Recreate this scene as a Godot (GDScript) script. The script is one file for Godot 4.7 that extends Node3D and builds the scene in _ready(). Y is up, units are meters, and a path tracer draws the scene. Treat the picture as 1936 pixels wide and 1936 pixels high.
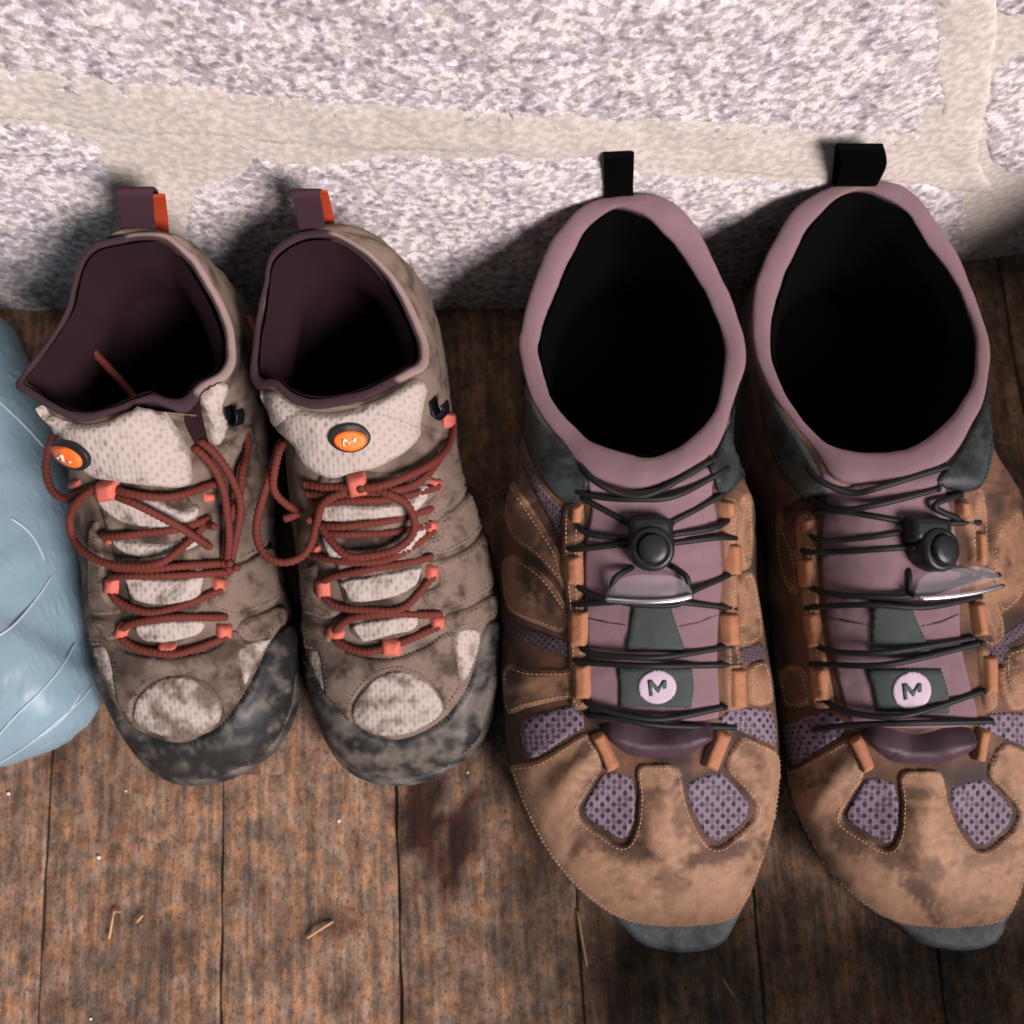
extends Node3D

# Lens of the photograph: focal length in pixels of its 1936-pixel frame, height above the floor, tilt below the horizon.
const FOCAL := 2076.0
const CAM_H := 0.55
const TILT := deg_to_rad(76.0)
const SUN_FROM := Vector3(0.74, 0.84, 0.82)

var org := Vector3.ZERO          # base of the thing that is being built
var M := {}                      # materials
var soft := FastNoiseLite.new()  # lumps
var fine := FastNoiseLite.new()  # grain
var dice := RandomNumberGenerator.new()


func _ready() -> void:
	dice.seed = 7
	soft.seed = 3
	soft.frequency = 1.0
	soft.noise_type = FastNoiseLite.TYPE_SIMPLEX_SMOOTH
	soft.fractal_octaves = 3
	fine.seed = 11
	fine.frequency = 1.0
	fine.noise_type = FastNoiseLite.TYPE_SIMPLEX
	fine.fractal_octaves = 4

	# camera
	var cam := Camera3D.new()
	cam.name = "camera"
	cam.fov = rad_to_deg(2.0 * atan(968.0 / FOCAL))
	cam.near = 0.02
	cam.far = 60.0
	cam.position = Vector3(0, CAM_H, 0)
	cam.rotation = Vector3(-TILT, 0, 0)
	var lens := CameraAttributesPhysical.new()      # the phone focused a little too near
	lens.frustum_focal_length = 12.0 * FOCAL / 968.0
	lens.frustum_focus_distance = 0.41
	lens.frustum_near = 0.02
	lens.frustum_far = 60.0
	lens.exposure_aperture = 9.0
	cam.attributes = lens
	add_child(cam)
	cam.current = true
	# sky and exposure
	var sky_m := ProceduralSkyMaterial.new()
	sky_m.sky_top_color = Color(0.60, 0.68, 0.74)
	sky_m.sky_horizon_color = Color(0.70, 0.74, 0.76)
	sky_m.ground_bottom_color = Color(0.20, 0.19, 0.18)
	sky_m.ground_horizon_color = Color(0.45, 0.45, 0.45)
	var sky := Sky.new()
	sky.sky_material = sky_m
	var env := Environment.new()
	env.background_mode = Environment.BG_SKY
	env.sky = sky
	env.background_energy_multiplier = 0.08
	env.tonemap_mode = Environment.TONE_MAPPER_LINEAR
	env.tonemap_exposure = 3.2
	env.sdfgi_enabled = true
	env.ssao_enabled = true
	env.ssil_enabled = true
	var we := WorldEnvironment.new()
	we.name = "environment"
	we.environment = env
	add_child(we)
	# the bright, hazy light from the front right
	var sun := DirectionalLight3D.new()
	sun.name = "sun"
	sun.light_energy = 0.62
	sun.light_color = Color(1.0, 0.94, 0.95)
	sun.light_angular_distance = 24.0
	sun.shadow_enabled = true
	sun.basis = Basis.looking_at(-SUN_FROM.normalized())
	add_child(sun)

	make_materials()
	build_floor()
	build_wall()
	build_bag()
	build_boot_left()
	build_boot_right()
	build_walking_shoe(false)
	build_walking_shoe(true)
	build_litter()
	build_shade_crate(Vector3(0.36, 0, 0.325), 0.48, 0.35, 2, "low slatted crate added out of view in front to shade the lower right floor")
	build_shade_crate(Vector3(0.475, 0, -0.13), 0.27, 0.27, 3, "small slatted crate added out of view at the right to shade floor and wall")


# ---------------------------------------------------------------- the lens

func ray(px: float, py: float) -> Vector3:
	var b := (968.0 - py) / FOCAL
	return Vector3((px - 968.0) / FOCAL, -sin(TILT) + b * cos(TILT), -cos(TILT) - b * sin(TILT))


func at(px: float, py: float, h: float) -> Vector3:   # the point at height h seen at a pixel
	var d := ray(px, py)
	var t := (h - CAM_H) / d.y
	return Vector3(d.x * t, h, d.z * t)


func seen(p: Vector3) -> Vector3:                      # pixel and depth of a point
	var r := p - Vector3(0, CAM_H, 0)
	var dep := -r.y * sin(TILT) - r.z * cos(TILT)
	return Vector3(968.0 + FOCAL * r.x / dep, 968.0 - FOCAL * (r.y * cos(TILT) - r.z * sin(TILT)) / dep, dep)


# ---------------------------------------------------------------- curves

func pchip(xs: PackedFloat32Array, ys: PackedFloat32Array, x: float) -> float:
	var n := xs.size()
	if x <= xs[0]: return ys[0]
	if x >= xs[n - 1]: return ys[n - 1]
	var i := 0
	while i < n - 2 and x > xs[i + 1]: i += 1
	var h := xs[i + 1] - xs[i]
	var d := (ys[i + 1] - ys[i]) / h
	var m0 := d
	var m1 := d
	if i > 0:
		var dp := (ys[i] - ys[i - 1]) / (xs[i] - xs[i - 1])
		m0 = 0.0 if dp * d <= 0.0 else 2.0 * dp * d / (dp + d)
	if i < n - 2:
		var dn := (ys[i + 2] - ys[i + 1]) / (xs[i + 2] - xs[i + 1])
		m1 = 0.0 if dn * d <= 0.0 else 2.0 * dn * d / (dn + d)
	var t := (x - xs[i]) / h
	var t2 := t * t
	var t3 := t2 * t
	return ys[i] * (2 * t3 - 3 * t2 + 1) + h * m0 * (t3 - 2 * t2 + t) + ys[i + 1] * (3 * t2 - 2 * t3) + h * m1 * (t3 - t2)


func closed3(c: Array, n: int) -> PackedVector3Array:   # closed smooth curve, n points evenly spaced
	var dense := PackedVector3Array()
	var m := c.size()
	for i in m:
		for k in 12:
			var a: Vector3 = c[i]
			dense.append(a.cubic_interpolate(c[(i + 1) % m], c[(i + m - 1) % m], c[(i + 2) % m], k / 12.0))
	return even3(dense, n, true)


func even3(p: PackedVector3Array, n: int, closed: bool) -> PackedVector3Array:
	var q := p.duplicate()
	if closed: q.append(p[0])
	var total := 0.0
	for i in q.size() - 1: total += q[i].distance_to(q[i + 1])
	var out := PackedVector3Array()
	var step := total / (n if closed else n - 1)
	var i := 0
	var run := 0.0
	for k in n:
		var want := step * k
		while i < q.size() - 2 and run + q[i].distance_to(q[i + 1]) < want:
			run += q[i].distance_to(q[i + 1])
			i += 1
		var l := q[i].distance_to(q[i + 1])
		out.append(q[i].lerp(q[i + 1], clampf((want - run) / maxf(l, 1e-9), 0.0, 1.0)))
	return out


func open3(c: Array, step: float) -> PackedVector3Array:
	var dense := PackedVector3Array()
	var m := c.size()
	var total := 0.0
	for i in m - 1:
		for k in 14:
			var a: Vector3 = c[i]
			dense.append(a.cubic_interpolate(c[i + 1], c[maxi(i - 1, 0)], c[mini(i + 2, m - 1)], k / 14.0))
	dense.append(c[m - 1])
	for i in dense.size() - 1: total += dense[i].distance_to(dense[i + 1])
	return even3(dense, maxi(4, int(total / step)), false)


func outline(c: Array, step: float, curvy: bool) -> PackedVector2Array:
	var v: Array = []
	for q in c: v.append(Vector3(q.x, q.y, 0))
	var m := v.size()
	var dense := PackedVector3Array()
	for i in m:
		for k in 8:
			var a: Vector3 = v[i]
			dense.append(a.cubic_interpolate(v[(i + 1) % m], v[(i + m - 1) % m], v[(i + 2) % m], k / 8.0) if curvy else a.lerp(v[(i + 1) % m], k / 8.0))
	var total := 0.0
	for i in dense.size(): total += dense[i].distance_to(dense[(i + 1) % dense.size()])
	var out := PackedVector2Array()
	for q in even3(dense, maxi(8, int(total / step)), true): out.append(Vector2(q.x, q.y))
	return out


func P(flat: Array) -> Array:     # [x, y, x, y, ...] to points
	var out: Array = []
	for i in range(0, flat.size(), 2): out.append(Vector2(flat[i], flat[i + 1]))
	return out


# ---------------------------------------------------------------- meshes

func commit(called: String, v: PackedVector3Array, idx: PackedInt32Array, mat: Material, parent: Node, cols := PackedColorArray(), uvs := PackedVector2Array(), flat := false) -> MeshInstance3D:
	var arrays := []
	arrays.resize(Mesh.ARRAY_MAX)
	var w := PackedVector3Array()
	var wi := idx
	if flat:
		var u2 := PackedVector2Array()
		wi = PackedInt32Array()
		var n := PackedVector3Array()
		for t in range(0, idx.size(), 3):
			var nn := (v[idx[t + 2]] - v[idx[t]]).cross(v[idx[t + 1]] - v[idx[t]]).normalized()
			for k in 3:
				w.append(v[idx[t + k]] - org)
				n.append(nn)
				wi.append(t + k)
				if uvs.size(): u2.append(uvs[idx[t + k]])
		arrays[Mesh.ARRAY_NORMAL] = n
		uvs = u2
	else:
		for q in v: w.append(q - org)
		arrays[Mesh.ARRAY_NORMAL] = normals(v, idx)
	arrays[Mesh.ARRAY_VERTEX] = w
	arrays[Mesh.ARRAY_INDEX] = wi
	if cols.size() == w.size(): arrays[Mesh.ARRAY_COLOR] = cols
	if uvs.size() == w.size(): arrays[Mesh.ARRAY_TEX_UV] = uvs
	var mesh := ArrayMesh.new()
	mesh.add_surface_from_arrays(Mesh.PRIMITIVE_TRIANGLES, arrays)
	mesh.surface_set_material(0, mat)
	var o := MeshInstance3D.new()
	o.name = called
	o.mesh = mesh
	parent.add_child(o, true)
	return o


func normals(v: PackedVector3Array, idx: PackedInt32Array) -> PackedVector3Array:
	var n := PackedVector3Array()
	n.resize(v.size())
	for t in range(0, idx.size(), 3):
		var a := idx[t]
		var b := idx[t + 1]
		var c := idx[t + 2]
		var f := (v[c] - v[a]).cross(v[b] - v[a])
		n[a] += f
		n[b] += f
		n[c] += f
	for i in n.size(): n[i] = n[i].normalized() if n[i].length() > 0.0 else Vector3.UP
	return n


func thing(called: String, base: Vector3, label: String, category: String, group := "") -> Node3D:
	var o := Node3D.new()
	o.name = called
	add_child(o, true)
	o.position = base
	org = base
	tag(o, label, category, group)
	return o


func tag(o: Node, label: String, category: String, group := "") -> void:
	o.set_meta("label", label)
	o.set_meta("category", category)
	if group: o.set_meta("group", group)


func loft(rings: Array, closed := true, cap_last := false) -> Array:   # rings of equal length; outside is seen clockwise
	var v := PackedVector3Array()
	var idx := PackedInt32Array()
	var n: int = rings[0].size()
	for r in rings: v.append_array(r)
	for i in rings.size() - 1:
		for k in (n if closed else n - 1):
			var a := i * n + k
			var b := i * n + (k + 1) % n
			idx.append_array([a, b, a + n, b, b + n, a + n])
	if cap_last:
		var c := Vector3.ZERO
		var last: PackedVector3Array = rings[-1]
		for q in last: c += q
		v.append(c / n)
		for k in n: idx.append_array([(rings.size() - 1) * n + k, (rings.size() - 1) * n + (k + 1) % n, v.size() - 1])
	return [v, idx]


func flip(idx: PackedInt32Array) -> PackedInt32Array:
	for t in range(0, idx.size(), 3):
		var k := idx[t]
		idx[t] = idx[t + 1]
		idx[t + 1] = k
	return idx


func tube(p: PackedVector3Array, r: float, sides: int, ribs: float, flatten := 1.0) -> Array:
	var rings: Array = []
	var n := p.size()
	var side := Vector3.ZERO
	for i in n:
		var t := (p[mini(i + 1, n - 1)] - p[maxi(i - 1, 0)]).normalized()
		if i == 0:
			side = t.cross(Vector3.UP)
			if side.length() < 0.01: side = Vector3.RIGHT
		side = (side - t * side.dot(t)).normalized()
		var up := side.cross(t)
		var rr := r * (1.0 + ribs * (0.5 if i % 3 < 2 else -1.0))
		if i == 0 or i == n - 1: rr *= 0.55
		var ring := PackedVector3Array()
		for k in sides:
			var a := TAU * k / sides
			ring.append(p[i] + (side * cos(a) + up * sin(a) * flatten) * rr)
		rings.append(ring)
	var out := loft(rings, true, true)
	var v: PackedVector3Array = out[0]
	v.append(p[0])
	for k in sides: out[1].append_array([(k + 1) % sides, k, v.size() - 1])
	out[0] = v
	return out


func ribbon(path: PackedVector3Array, across: Vector3, thick: float) -> Array:
	var rings: Array = []
	var n := path.size()
	for i in n:
		var t := (path[mini(i + 1, n - 1)] - path[maxi(i - 1, 0)]).normalized()
		var nn := t.cross(across.normalized()).normalized() * thick * 0.5
		var h := across * 0.5
		rings.append(PackedVector3Array([path[i] - h * 0.96 + nn, path[i] + h * 0.96 + nn, path[i] + h + nn * 0.3, path[i] + h - nn * 0.3, path[i] + h * 0.96 - nn, path[i] - h * 0.96 - nn, path[i] - h - nn * 0.3, path[i] - h + nn * 0.3]))
	return loft(rings, true, true)


# ---------------------------------------------------------------- a surface that other pieces are laid on

class Hull:
	var v := PackedVector3Array()
	var n := PackedVector3Array()
	var idx := PackedInt32Array()
	var px := PackedVector3Array()
	var cell := 3.0
	var x0 := 0
	var y0 := 0
	var w := 0
	var h := 0
	var map := PackedInt32Array()

	func chart(host) -> void:
		var eye := Vector3(0, CAM_H, 0)
		var lo := Vector2(1e9, 1e9)
		var hi := -lo
		px.resize(v.size())
		for i in v.size():
			px[i] = host.seen(v[i])
			lo = Vector2(minf(lo.x, px[i].x), minf(lo.y, px[i].y))
			hi = Vector2(maxf(hi.x, px[i].x), maxf(hi.y, px[i].y))
		x0 = int(lo.x / cell) - 1
		y0 = int(lo.y / cell) - 1
		w = int(hi.x / cell) + 2 - x0
		h = int(hi.y / cell) + 2 - y0
		map.resize(w * h)
		map.fill(-1)
		var dep := PackedFloat32Array()
		dep.resize(w * h)
		dep.fill(1e9)
		for t in range(0, idx.size(), 3):
			var a := px[idx[t]]
			var b := px[idx[t + 1]]
			var c := px[idx[t + 2]]
			var den := (b.y - c.y) * (a.x - c.x) + (c.x - b.x) * (a.y - c.y)
			if absf(den) < 1e-6: continue
			var away := (n[idx[t]] + n[idx[t + 1]] + n[idx[t + 2]]).dot(eye - v[idx[t]])
			if away <= 0.0: continue
			for gy in range(int(floor(minf(a.y, minf(b.y, c.y)) / cell)), int(ceil(maxf(a.y, maxf(b.y, c.y)) / cell)) + 1):
				for gx in range(int(floor(minf(a.x, minf(b.x, c.x)) / cell)), int(ceil(maxf(a.x, maxf(b.x, c.x)) / cell)) + 1):
					var qx := gx * cell
					var qy := gy * cell
					var u := ((b.y - c.y) * (qx - c.x) + (c.x - b.x) * (qy - c.y)) / den
					var s := ((c.y - a.y) * (qx - c.x) + (a.x - c.x) * (qy - c.y)) / den
					if u < -0.02 or s < -0.02 or u + s > 1.02: continue
					var z := u * a.z + s * b.z + (1.0 - u - s) * c.z
					var k := (gy - y0) * w + gx - x0
					if k >= 0 and k < dep.size() and z < dep[k]:
						dep[k] = z
						map[k] = t

	func covered(x: float, y: float) -> bool:
		var gx := int(round(x / cell)) - x0
		var gy := int(round(y / cell)) - y0
		return gx >= 0 and gy >= 0 and gx < w and gy < h and map[gy * w + gx] >= 0

	func hit(host, x: float, y: float) -> Array:
		var gx := clampi(int(round(x / cell)) - x0, 0, w - 1)
		var gy := clampi(int(round(y / cell)) - y0, 0, h - 1)
		var t := map[gy * w + gx]
		var moved := false
		if t < 0:
			var best := 1e9
			for reach in [3, 8, 20]:
				for dy in range(-reach, reach + 1):
					for dx in range(-reach, reach + 1):
						var ax: int = gx + dx
						var ay: int = gy + dy
						if ax < 0 or ay < 0 or ax >= w or ay >= h: continue
						var k := map[ay * w + ax]
						var d: float = dx * dx + dy * dy
						if k >= 0 and d < best:
							best = d
							t = k
							x = (ax + x0) * cell
							y = (ay + y0) * cell
				if t >= 0: break
			moved = true
			if t < 0: return [host.at(x, y, 0.05), Vector3.UP]
		var a := px[idx[t]]
		var b := px[idx[t + 1]]
		var c := px[idx[t + 2]]
		var den := (b.y - c.y) * (a.x - c.x) + (c.x - b.x) * (a.y - c.y)
		var u := clampf(((b.y - c.y) * (x - c.x) + (c.x - b.x) * (y - c.y)) / den, -0.3, 1.3)
		var s := clampf(((c.y - a.y) * (x - c.x) + (a.x - c.x) * (y - c.y)) / den, -0.3, 1.3)
		var r := 1.0 - u - s
		# weights along the ray differ from those in the picture by the depths
		var wu := u / a.z
		var ws := s / b.z
		var wr := r / c.z
		var sum := wu + ws + wr
		wu /= sum
		ws /= sum
		wr /= sum
		var p := v[idx[t]] * wu + v[idx[t + 1]] * ws + v[idx[t + 2]] * wr
		var nn := (n[idx[t]] * wu + n[idx[t + 1]] * ws + n[idx[t + 2]] * wr).normalized()
		return [p, nn]


func edge_distance(q: Vector2, poly: PackedVector2Array) -> float:
	var best := 1e9
	var m := poly.size()
	for i in m:
		var a := poly[i]
		var e := poly[(i + 1) % m] - a
		var t := clampf((q - a).dot(e) / maxf(e.length_squared(), 1e-9), 0.0, 1.0)
		best = minf(best, (a + e * t).distance_squared_to(q))
	return sqrt(best)


# A piece of sheet laid on a skin: outline in pixels, thickness th, rounded over `edge` pixels.
func patch(skin: Hull, called: String, parent: Node, mat: Material, shape: Array, opt := {}) -> MeshInstance3D:
	var th: float = opt.get("th", 0.0012)
	var edge: float = opt.get("edge", 9.0)
	var step: float = opt.get("step", 8.0)
	var lift: float = opt.get("lift", 0.0)
	var rough: float = opt.get("rough", 0.0)
	var freq: float = opt.get("freq", 120.0)
	var poly := outline(shape, minf(step, maxf(edge, 3.0)) , opt.get("curvy", true))
	if opt.has("ragged"):
		for i in poly.size(): poly[i] += Vector2(fine.get_noise_2d(poly[i].x * 0.007, poly[i].y * 0.007), fine.get_noise_2d(poly[i].y * 0.007 + 50.0, poly[i].x * 0.007)) * opt.ragged + Vector2(fine.get_noise_2d(poly[i].y * 0.05, 9.0), fine.get_noise_2d(poly[i].x * 0.05, 3.0)) * opt.ragged * 0.5
	var pts := PackedVector2Array(poly)
	for part in [0.4, 1.0]:
		for ring in Geometry2D.offset_polygon(poly, -edge * part):
			var c: Array = []
			for q in ring: c.append(q)
			if c.size() > 2: pts.append_array(outline(c, step, false))
	var lo := poly[0]
	var hi := poly[0]
	for q in poly:
		lo = lo.min(q)
		hi = hi.max(q)
	var row := 0
	var y := lo.y
	while y < hi.y:
		var x := lo.x + (step * 0.5 if row % 2 else 0.0)
		while x < hi.x:
			var q := Vector2(x + fine.get_noise_2d(x, y) * step * 0.2, y + fine.get_noise_2d(y, x) * step * 0.2)
			if Geometry2D.is_point_in_polygon(q, poly) and edge_distance(q, poly) > edge + step * 0.45: pts.append(q)
			x += step
		y += step * 0.87
		row += 1
	var tri := Geometry2D.triangulate_delaunay(pts)
	var idx := PackedInt32Array()
	for t in range(0, tri.size(), 3):
		var a := pts[tri[t]]
		var b := pts[tri[t + 1]]
		var c := pts[tri[t + 2]]
		var area := (b - a).cross(c - a)
		if absf(area) < 0.02 or not Geometry2D.is_point_in_polygon((a + b + c) / 3.0, poly): continue
		if area > 0: idx.append_array([tri[t], tri[t + 1], tri[t + 2]])
		else: idx.append_array([tri[t], tri[t + 2], tri[t + 1]])
	var v := PackedVector3Array()
	var lean: Vector3 = opt.get("lean", Vector3.ZERO)
	var nb := poly.size()
	for i in pts.size():
		var hitp: Array = skin.hit(self, pts[i].x, pts[i].y)
		var up: float = opt.get("sink", -0.0012)
		if i >= nb:
			var t := minf(edge_distance(pts[i], poly) / edge, 1.0)
			up = lift + th * sqrt(1.0 - (1.0 - t) * (1.0 - t))
			if rough > 0.0:
				var w: Vector3 = hitp[0] * freq
				up += rough * t * soft.get_noise_3dv(w)
		v.append(hitp[0] + (hitp[1] + lean).normalized() * up)
	var cols := PackedColorArray()
	if opt.has("tones"): cols = tones(v, opt.tones)
	var made := commit(called, v, idx, mat, parent, cols)
	if opt.has("stitch"):
		var dashes: Array = []
		for ring in Geometry2D.offset_polygon(poly, -opt.stitch[0]):
			var c: Array = []
			for q in ring: c.append(q)
			if c.size() < 3: continue
			var run := outline(c, 8.5, false)
			for i in run.size():
				var a: Array = skin.hit(self, run[i].x, run[i].y)
				var e2 := run[i].lerp(run[(i + 1) % run.size()], 0.62)
				var b: Array = skin.hit(self, e2.x, e2.y)
				var k := minf(opt.stitch[0] / edge, 1.0)
				var high := lift + th * sqrt(1.0 - (1.0 - k) * (1.0 - k)) + 0.00012
				dashes.append(tube(PackedVector3Array([a[0] + a[1] * (high - 0.0002), (a[0] + b[0]) * 0.5 + a[1] * (high + 0.0001), b[0] + b[1] * (high - 0.0002)]), 0.00026, 5, 0.0))
		if dashes.size():
			var st := join("stitching", dashes, opt.stitch[1], made)
			st.set_meta("kind", "stuff")
	return made


# two base colours mixed by a noise of patches: [light, dark, patches per metre, share of dark 0..1, spots]
func tones(v: PackedVector3Array, o: Array) -> PackedColorArray:
	var cols := PackedColorArray()
	var a: Color = o[0]
	var b: Color = o[1]
	for q in v:
		var k: float = soft.get_noise_3dv(q * o[2]) * 1.1 + fine.get_noise_3dv(q * o[2] * 7.0) * 0.5
		k = smoothstep(-0.45, 0.45, k + (o[3] - 0.5) * 1.6)
		if o.size() > 4:
			var s: Vector3 = seen(q)
			for spot in o[4]:
				var d := Vector2(s.x - spot[0], s.y - spot[1]).rotated(-deg_to_rad(spot[4]))
				var e: float = sqrt(d.x * d.x / (spot[2] * spot[2]) + d.y * d.y / (spot[3] * spot[3]))
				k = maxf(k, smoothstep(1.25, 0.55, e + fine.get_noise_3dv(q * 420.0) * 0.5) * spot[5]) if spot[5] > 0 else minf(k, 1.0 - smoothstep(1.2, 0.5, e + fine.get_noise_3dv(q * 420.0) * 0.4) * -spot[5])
		cols.append(a.lerp(b, clampf(k, 0.0, 1.0)))
	return cols


# A cord over a skin: control points (px, py, k): k below 1 is metres above the skin, else height above the floor + 1.
func cord(skin: Hull, ctrl: Array, r: float, ribs := 0.0, tuck := true, step := 0.0012) -> Array:
	var c: Array = []
	for i in ctrl.size():
		var q: Vector3 = ctrl[i]
		if q.z >= 1.0: c.append(at(q.x, q.y, q.z - 1.0))
		else:
			var hp: Array = skin.hit(self, q.x, q.y)
			c.append(hp[0] + hp[1] * (q.z + r * 0.8))
			if tuck and (i == 0 or i == ctrl.size() - 1):
				c[i] = hp[0] - hp[1] * 0.0012
				if i > 0: c.insert(i, hp[0].lerp(c[i - 1], 0.12) + hp[1] * r * 0.9)
				else: c.append(hp[0] + hp[1] * r * 0.9)
	var p := open3(c, step)
	for i in p.size():
		var s := seen(p[i])
		if tuck and (i < 3 or i > p.size() - 4): continue
		if skin.covered(s.x, s.y):
			var hp: Array = skin.hit(self, s.x, s.y)
			var d: float = (p[i] - hp[0]).dot(hp[1])
			if d < r * 0.8: p[i] += hp[1] * (r * 0.8 - d)
	for pass_no in 6:
		var q := p.duplicate()
		for i in range(1, p.size() - 1): q[i] = (p[i - 1] + p[i] * 2.0 + p[i + 1]) * 0.25
		p = q
	if ribs > 0.0: p = even3(p, maxi(6, int(p.size() * step / 0.0008)), false)
	return tube(p, r, 8, ribs)


func join(called: String, parts: Array, mat: Material, parent: Node) -> MeshInstance3D:
	var v := PackedVector3Array()
	var idx := PackedInt32Array()
	for part in parts:
		var off := v.size()
		v.append_array(part[0])
		for i in part[1]: idx.append(i + off)
	return commit(called, v, idx, mat, parent)


# ---------------------------------------------------------------- materials

func rgb(r: float, g: float, b: float) -> Color:
	return Color(r / 255.0, g / 255.0, b / 255.0)


func lin(r: float, g: float, b: float) -> Color:
	return rgb(r, g, b).srgb_to_linear()


func cloud(seed_no: int, size: int, freq: float, octaves := 3, kind := FastNoiseLite.TYPE_SIMPLEX) -> PackedByteArray:
	var f := FastNoiseLite.new()
	f.seed = seed_no
	f.frequency = freq
	f.noise_type = kind
	f.fractal_octaves = octaves
	if kind == FastNoiseLite.TYPE_CELLULAR:
		f.cellular_return_type = FastNoiseLite.RETURN_CELL_VALUE
		f.fractal_type = FastNoiseLite.FRACTAL_NONE
	var im := f.get_seamless_image(size, size, false, false, 0.1, true)
	im.convert(Image.FORMAT_L8)
	return im.get_data()


func grey(size: int, a: PackedByteArray, b: PackedByteArray, mix: float, lo: int, hi: int) -> ImageTexture:
	var d := PackedByteArray()
	d.resize(size * size)
	for i in size * size:
		var k := (a[i] * (1.0 - mix) + b[i] * mix) / 255.0
		d[i] = int(lerpf(lo, hi, k))
	return ImageTexture.create_from_image(Image.create_from_data(size, size, false, Image.FORMAT_L8, d))


func mat(called: String, base: Color, rough: float, tex: Texture2D = null, period := 0.05, bump: Texture2D = null, depth := 0.0, vertex := false) -> StandardMaterial3D:
	var m := StandardMaterial3D.new()
	m.resource_name = called
	m.albedo_color = base
	m.roughness = rough
	m.metallic_specular = 0.4
	m.vertex_color_use_as_albedo = vertex
	if tex or bump:
		m.uv1_triplanar = true
		m.uv1_scale = Vector3.ONE / period
	m.albedo_texture = tex
	if bump:
		m.heightmap_enabled = true
		m.heightmap_texture = bump
		m.heightmap_scale = depth
	M[called] = m
	return m


func holes_texture(bump: bool) -> ImageTexture:   # open mesh: staggered holes between threads
	var im := Image.create(64, 64, false, Image.FORMAT_RGB8)
	for y in 64:
		for x in 64:
			var best := 99.0
			for c in [Vector2(16, 16), Vector2(48, 48), Vector2(80, 16), Vector2(-16, 48), Vector2(16, 80), Vector2(48, -16)]:
				var q: Vector2 = Vector2(x, y) - c
				best = minf(best, sqrt(q.x * q.x * 1.1 + q.y * q.y * 0.75))
			var k := smoothstep(9.0, 14.0, best)
			var thread := 0.86 + 0.14 * sin(x * TAU / 16.0 + y * TAU / 32.0)
			im.set_pixel(x, y, Color(k, k, k) if bump else Color(0.17, 0.16, 0.18).lerp(Color(thread, thread, thread), k))
	return ImageTexture.create_from_image(im)


func granite_texture() -> ImageTexture:
	var n := 1024
	var a := cloud(21, n, 0.040, 4)
	var b := cloud(22, n, 0.010, 3)
	var c := cloud(23, n, 0.15, 2)
	var d := cloud(24, n, 0.034, 4)
	var e := cloud(25, n, 0.06, 3)
	var out := PackedByteArray()
	out.resize(n * n * 3)
	for i in n * n:
		var patchy := (b[i] / 255.0 - 0.5) * 0.35
		var white := smoothstep(0.30, 0.72, a[i] / 255.0 + patchy)
		var dark := 0.8 * smoothstep(0.54, 0.95, d[i] / 255.0 + (c[i] / 255.0 - 0.5) * 0.2 - patchy * 0.5)
		var bright := smoothstep(0.62, 0.8, e[i] / 255.0)
		var warm := smoothstep(0.45, 0.7, b[i] / 255.0)
		var g := 0.90 + 0.2 * (c[i] / 255.0)
		var r := lerpf(172.0, 224.0, white) + bright * 24.0
		var gr := lerpf(166.0, 218.0, white) + bright * 26.0
		var bl := lerpf(166.0, 220.0, white) + bright * 25.0
		bl = lerpf(bl, bl * 0.97, warm)
		r = lerpf(r, 108.0, dark) * g
		gr = lerpf(gr, 102.0, dark) * g
		bl = lerpf(bl, 106.0, dark) * g
		out[i * 3] = int(clampf(r, 0, 255))
		out[i * 3 + 1] = int(clampf(gr, 0, 255))
		out[i * 3 + 2] = int(clampf(bl, 0, 255))
	return ImageTexture.create_from_image(Image.create_from_data(n, n, false, Image.FORMAT_RGB8, out))


func wood_texture(seed_no: int) -> ImageTexture:   # grain runs down the picture
	var w := 256
	var h := 1024
	var f := FastNoiseLite.new()
	f.seed = seed_no
	f.noise_type = FastNoiseLite.TYPE_SIMPLEX
	f.frequency = 1.0
	f.fractal_octaves = 3
	var out := PackedByteArray()
	out.resize(w * h * 3)
	for y in h:
		for x in w:
			var grain := f.get_noise_2d(x * 0.05, y * 0.0032)
			var streak := f.get_noise_2d(x * 0.19 + 20.0, y * 0.008)
			var lump := f.get_noise_2d(x * 0.017 + 70.0, y * 0.013)
			var mott := f.get_noise_2d(x * 0.06 + 900.0, y * 0.042)
			var grit := f.get_noise_2d(x * 0.21 + 300.0, y * 0.17)
			var dust := f.get_noise_2d(x * 0.033 + 600.0, y * 0.02 + 80.0)
			var k := 0.60 + grain * 0.34 + streak * 0.14 + lump * 0.36 + mott * 0.20 + grit * 0.26
			var r := lerpf(74.0, 160.0, k)
			var g := lerpf(59.0, 126.0, k)
			var b := lerpf(47.0, 100.0, k)
			var grey_k := smoothstep(-0.1, 0.5, dust)
			var lum := (r + g + b) / 3.0
			r = lerpf(r, lum * 1.10, grey_k * 0.45)
			g = lerpf(g, lum * 1.0, grey_k * 0.45)
			b = lerpf(b, lum * 0.88, grey_k * 0.45)
			var warm := smoothstep(0.05, 0.6, -dust + grain * 0.3)
			r *= 1.0 + 0.05 * warm
			b *= 1.0 - 0.09 * warm
			var dk := smoothstep(0.42, 0.8, f.get_noise_2d(x * 0.09 + 40.0, y * 0.05 + 500.0) + grit * 0.5)
			r = lerpf(r, 52.0, dk * 0.6)
			g = lerpf(g, 44.0, dk * 0.6)
			b = lerpf(b, 38.0, dk * 0.6)
			var o := (y * w + x) * 3
			out[o] = int(clampf(r, 0, 255))
			out[o + 1] = int(clampf(g, 0, 255))
			out[o + 2] = int(clampf(b, 0, 255))
	return ImageTexture.create_from_image(Image.create_from_data(w, h, false, Image.FORMAT_RGB8, out))


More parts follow.
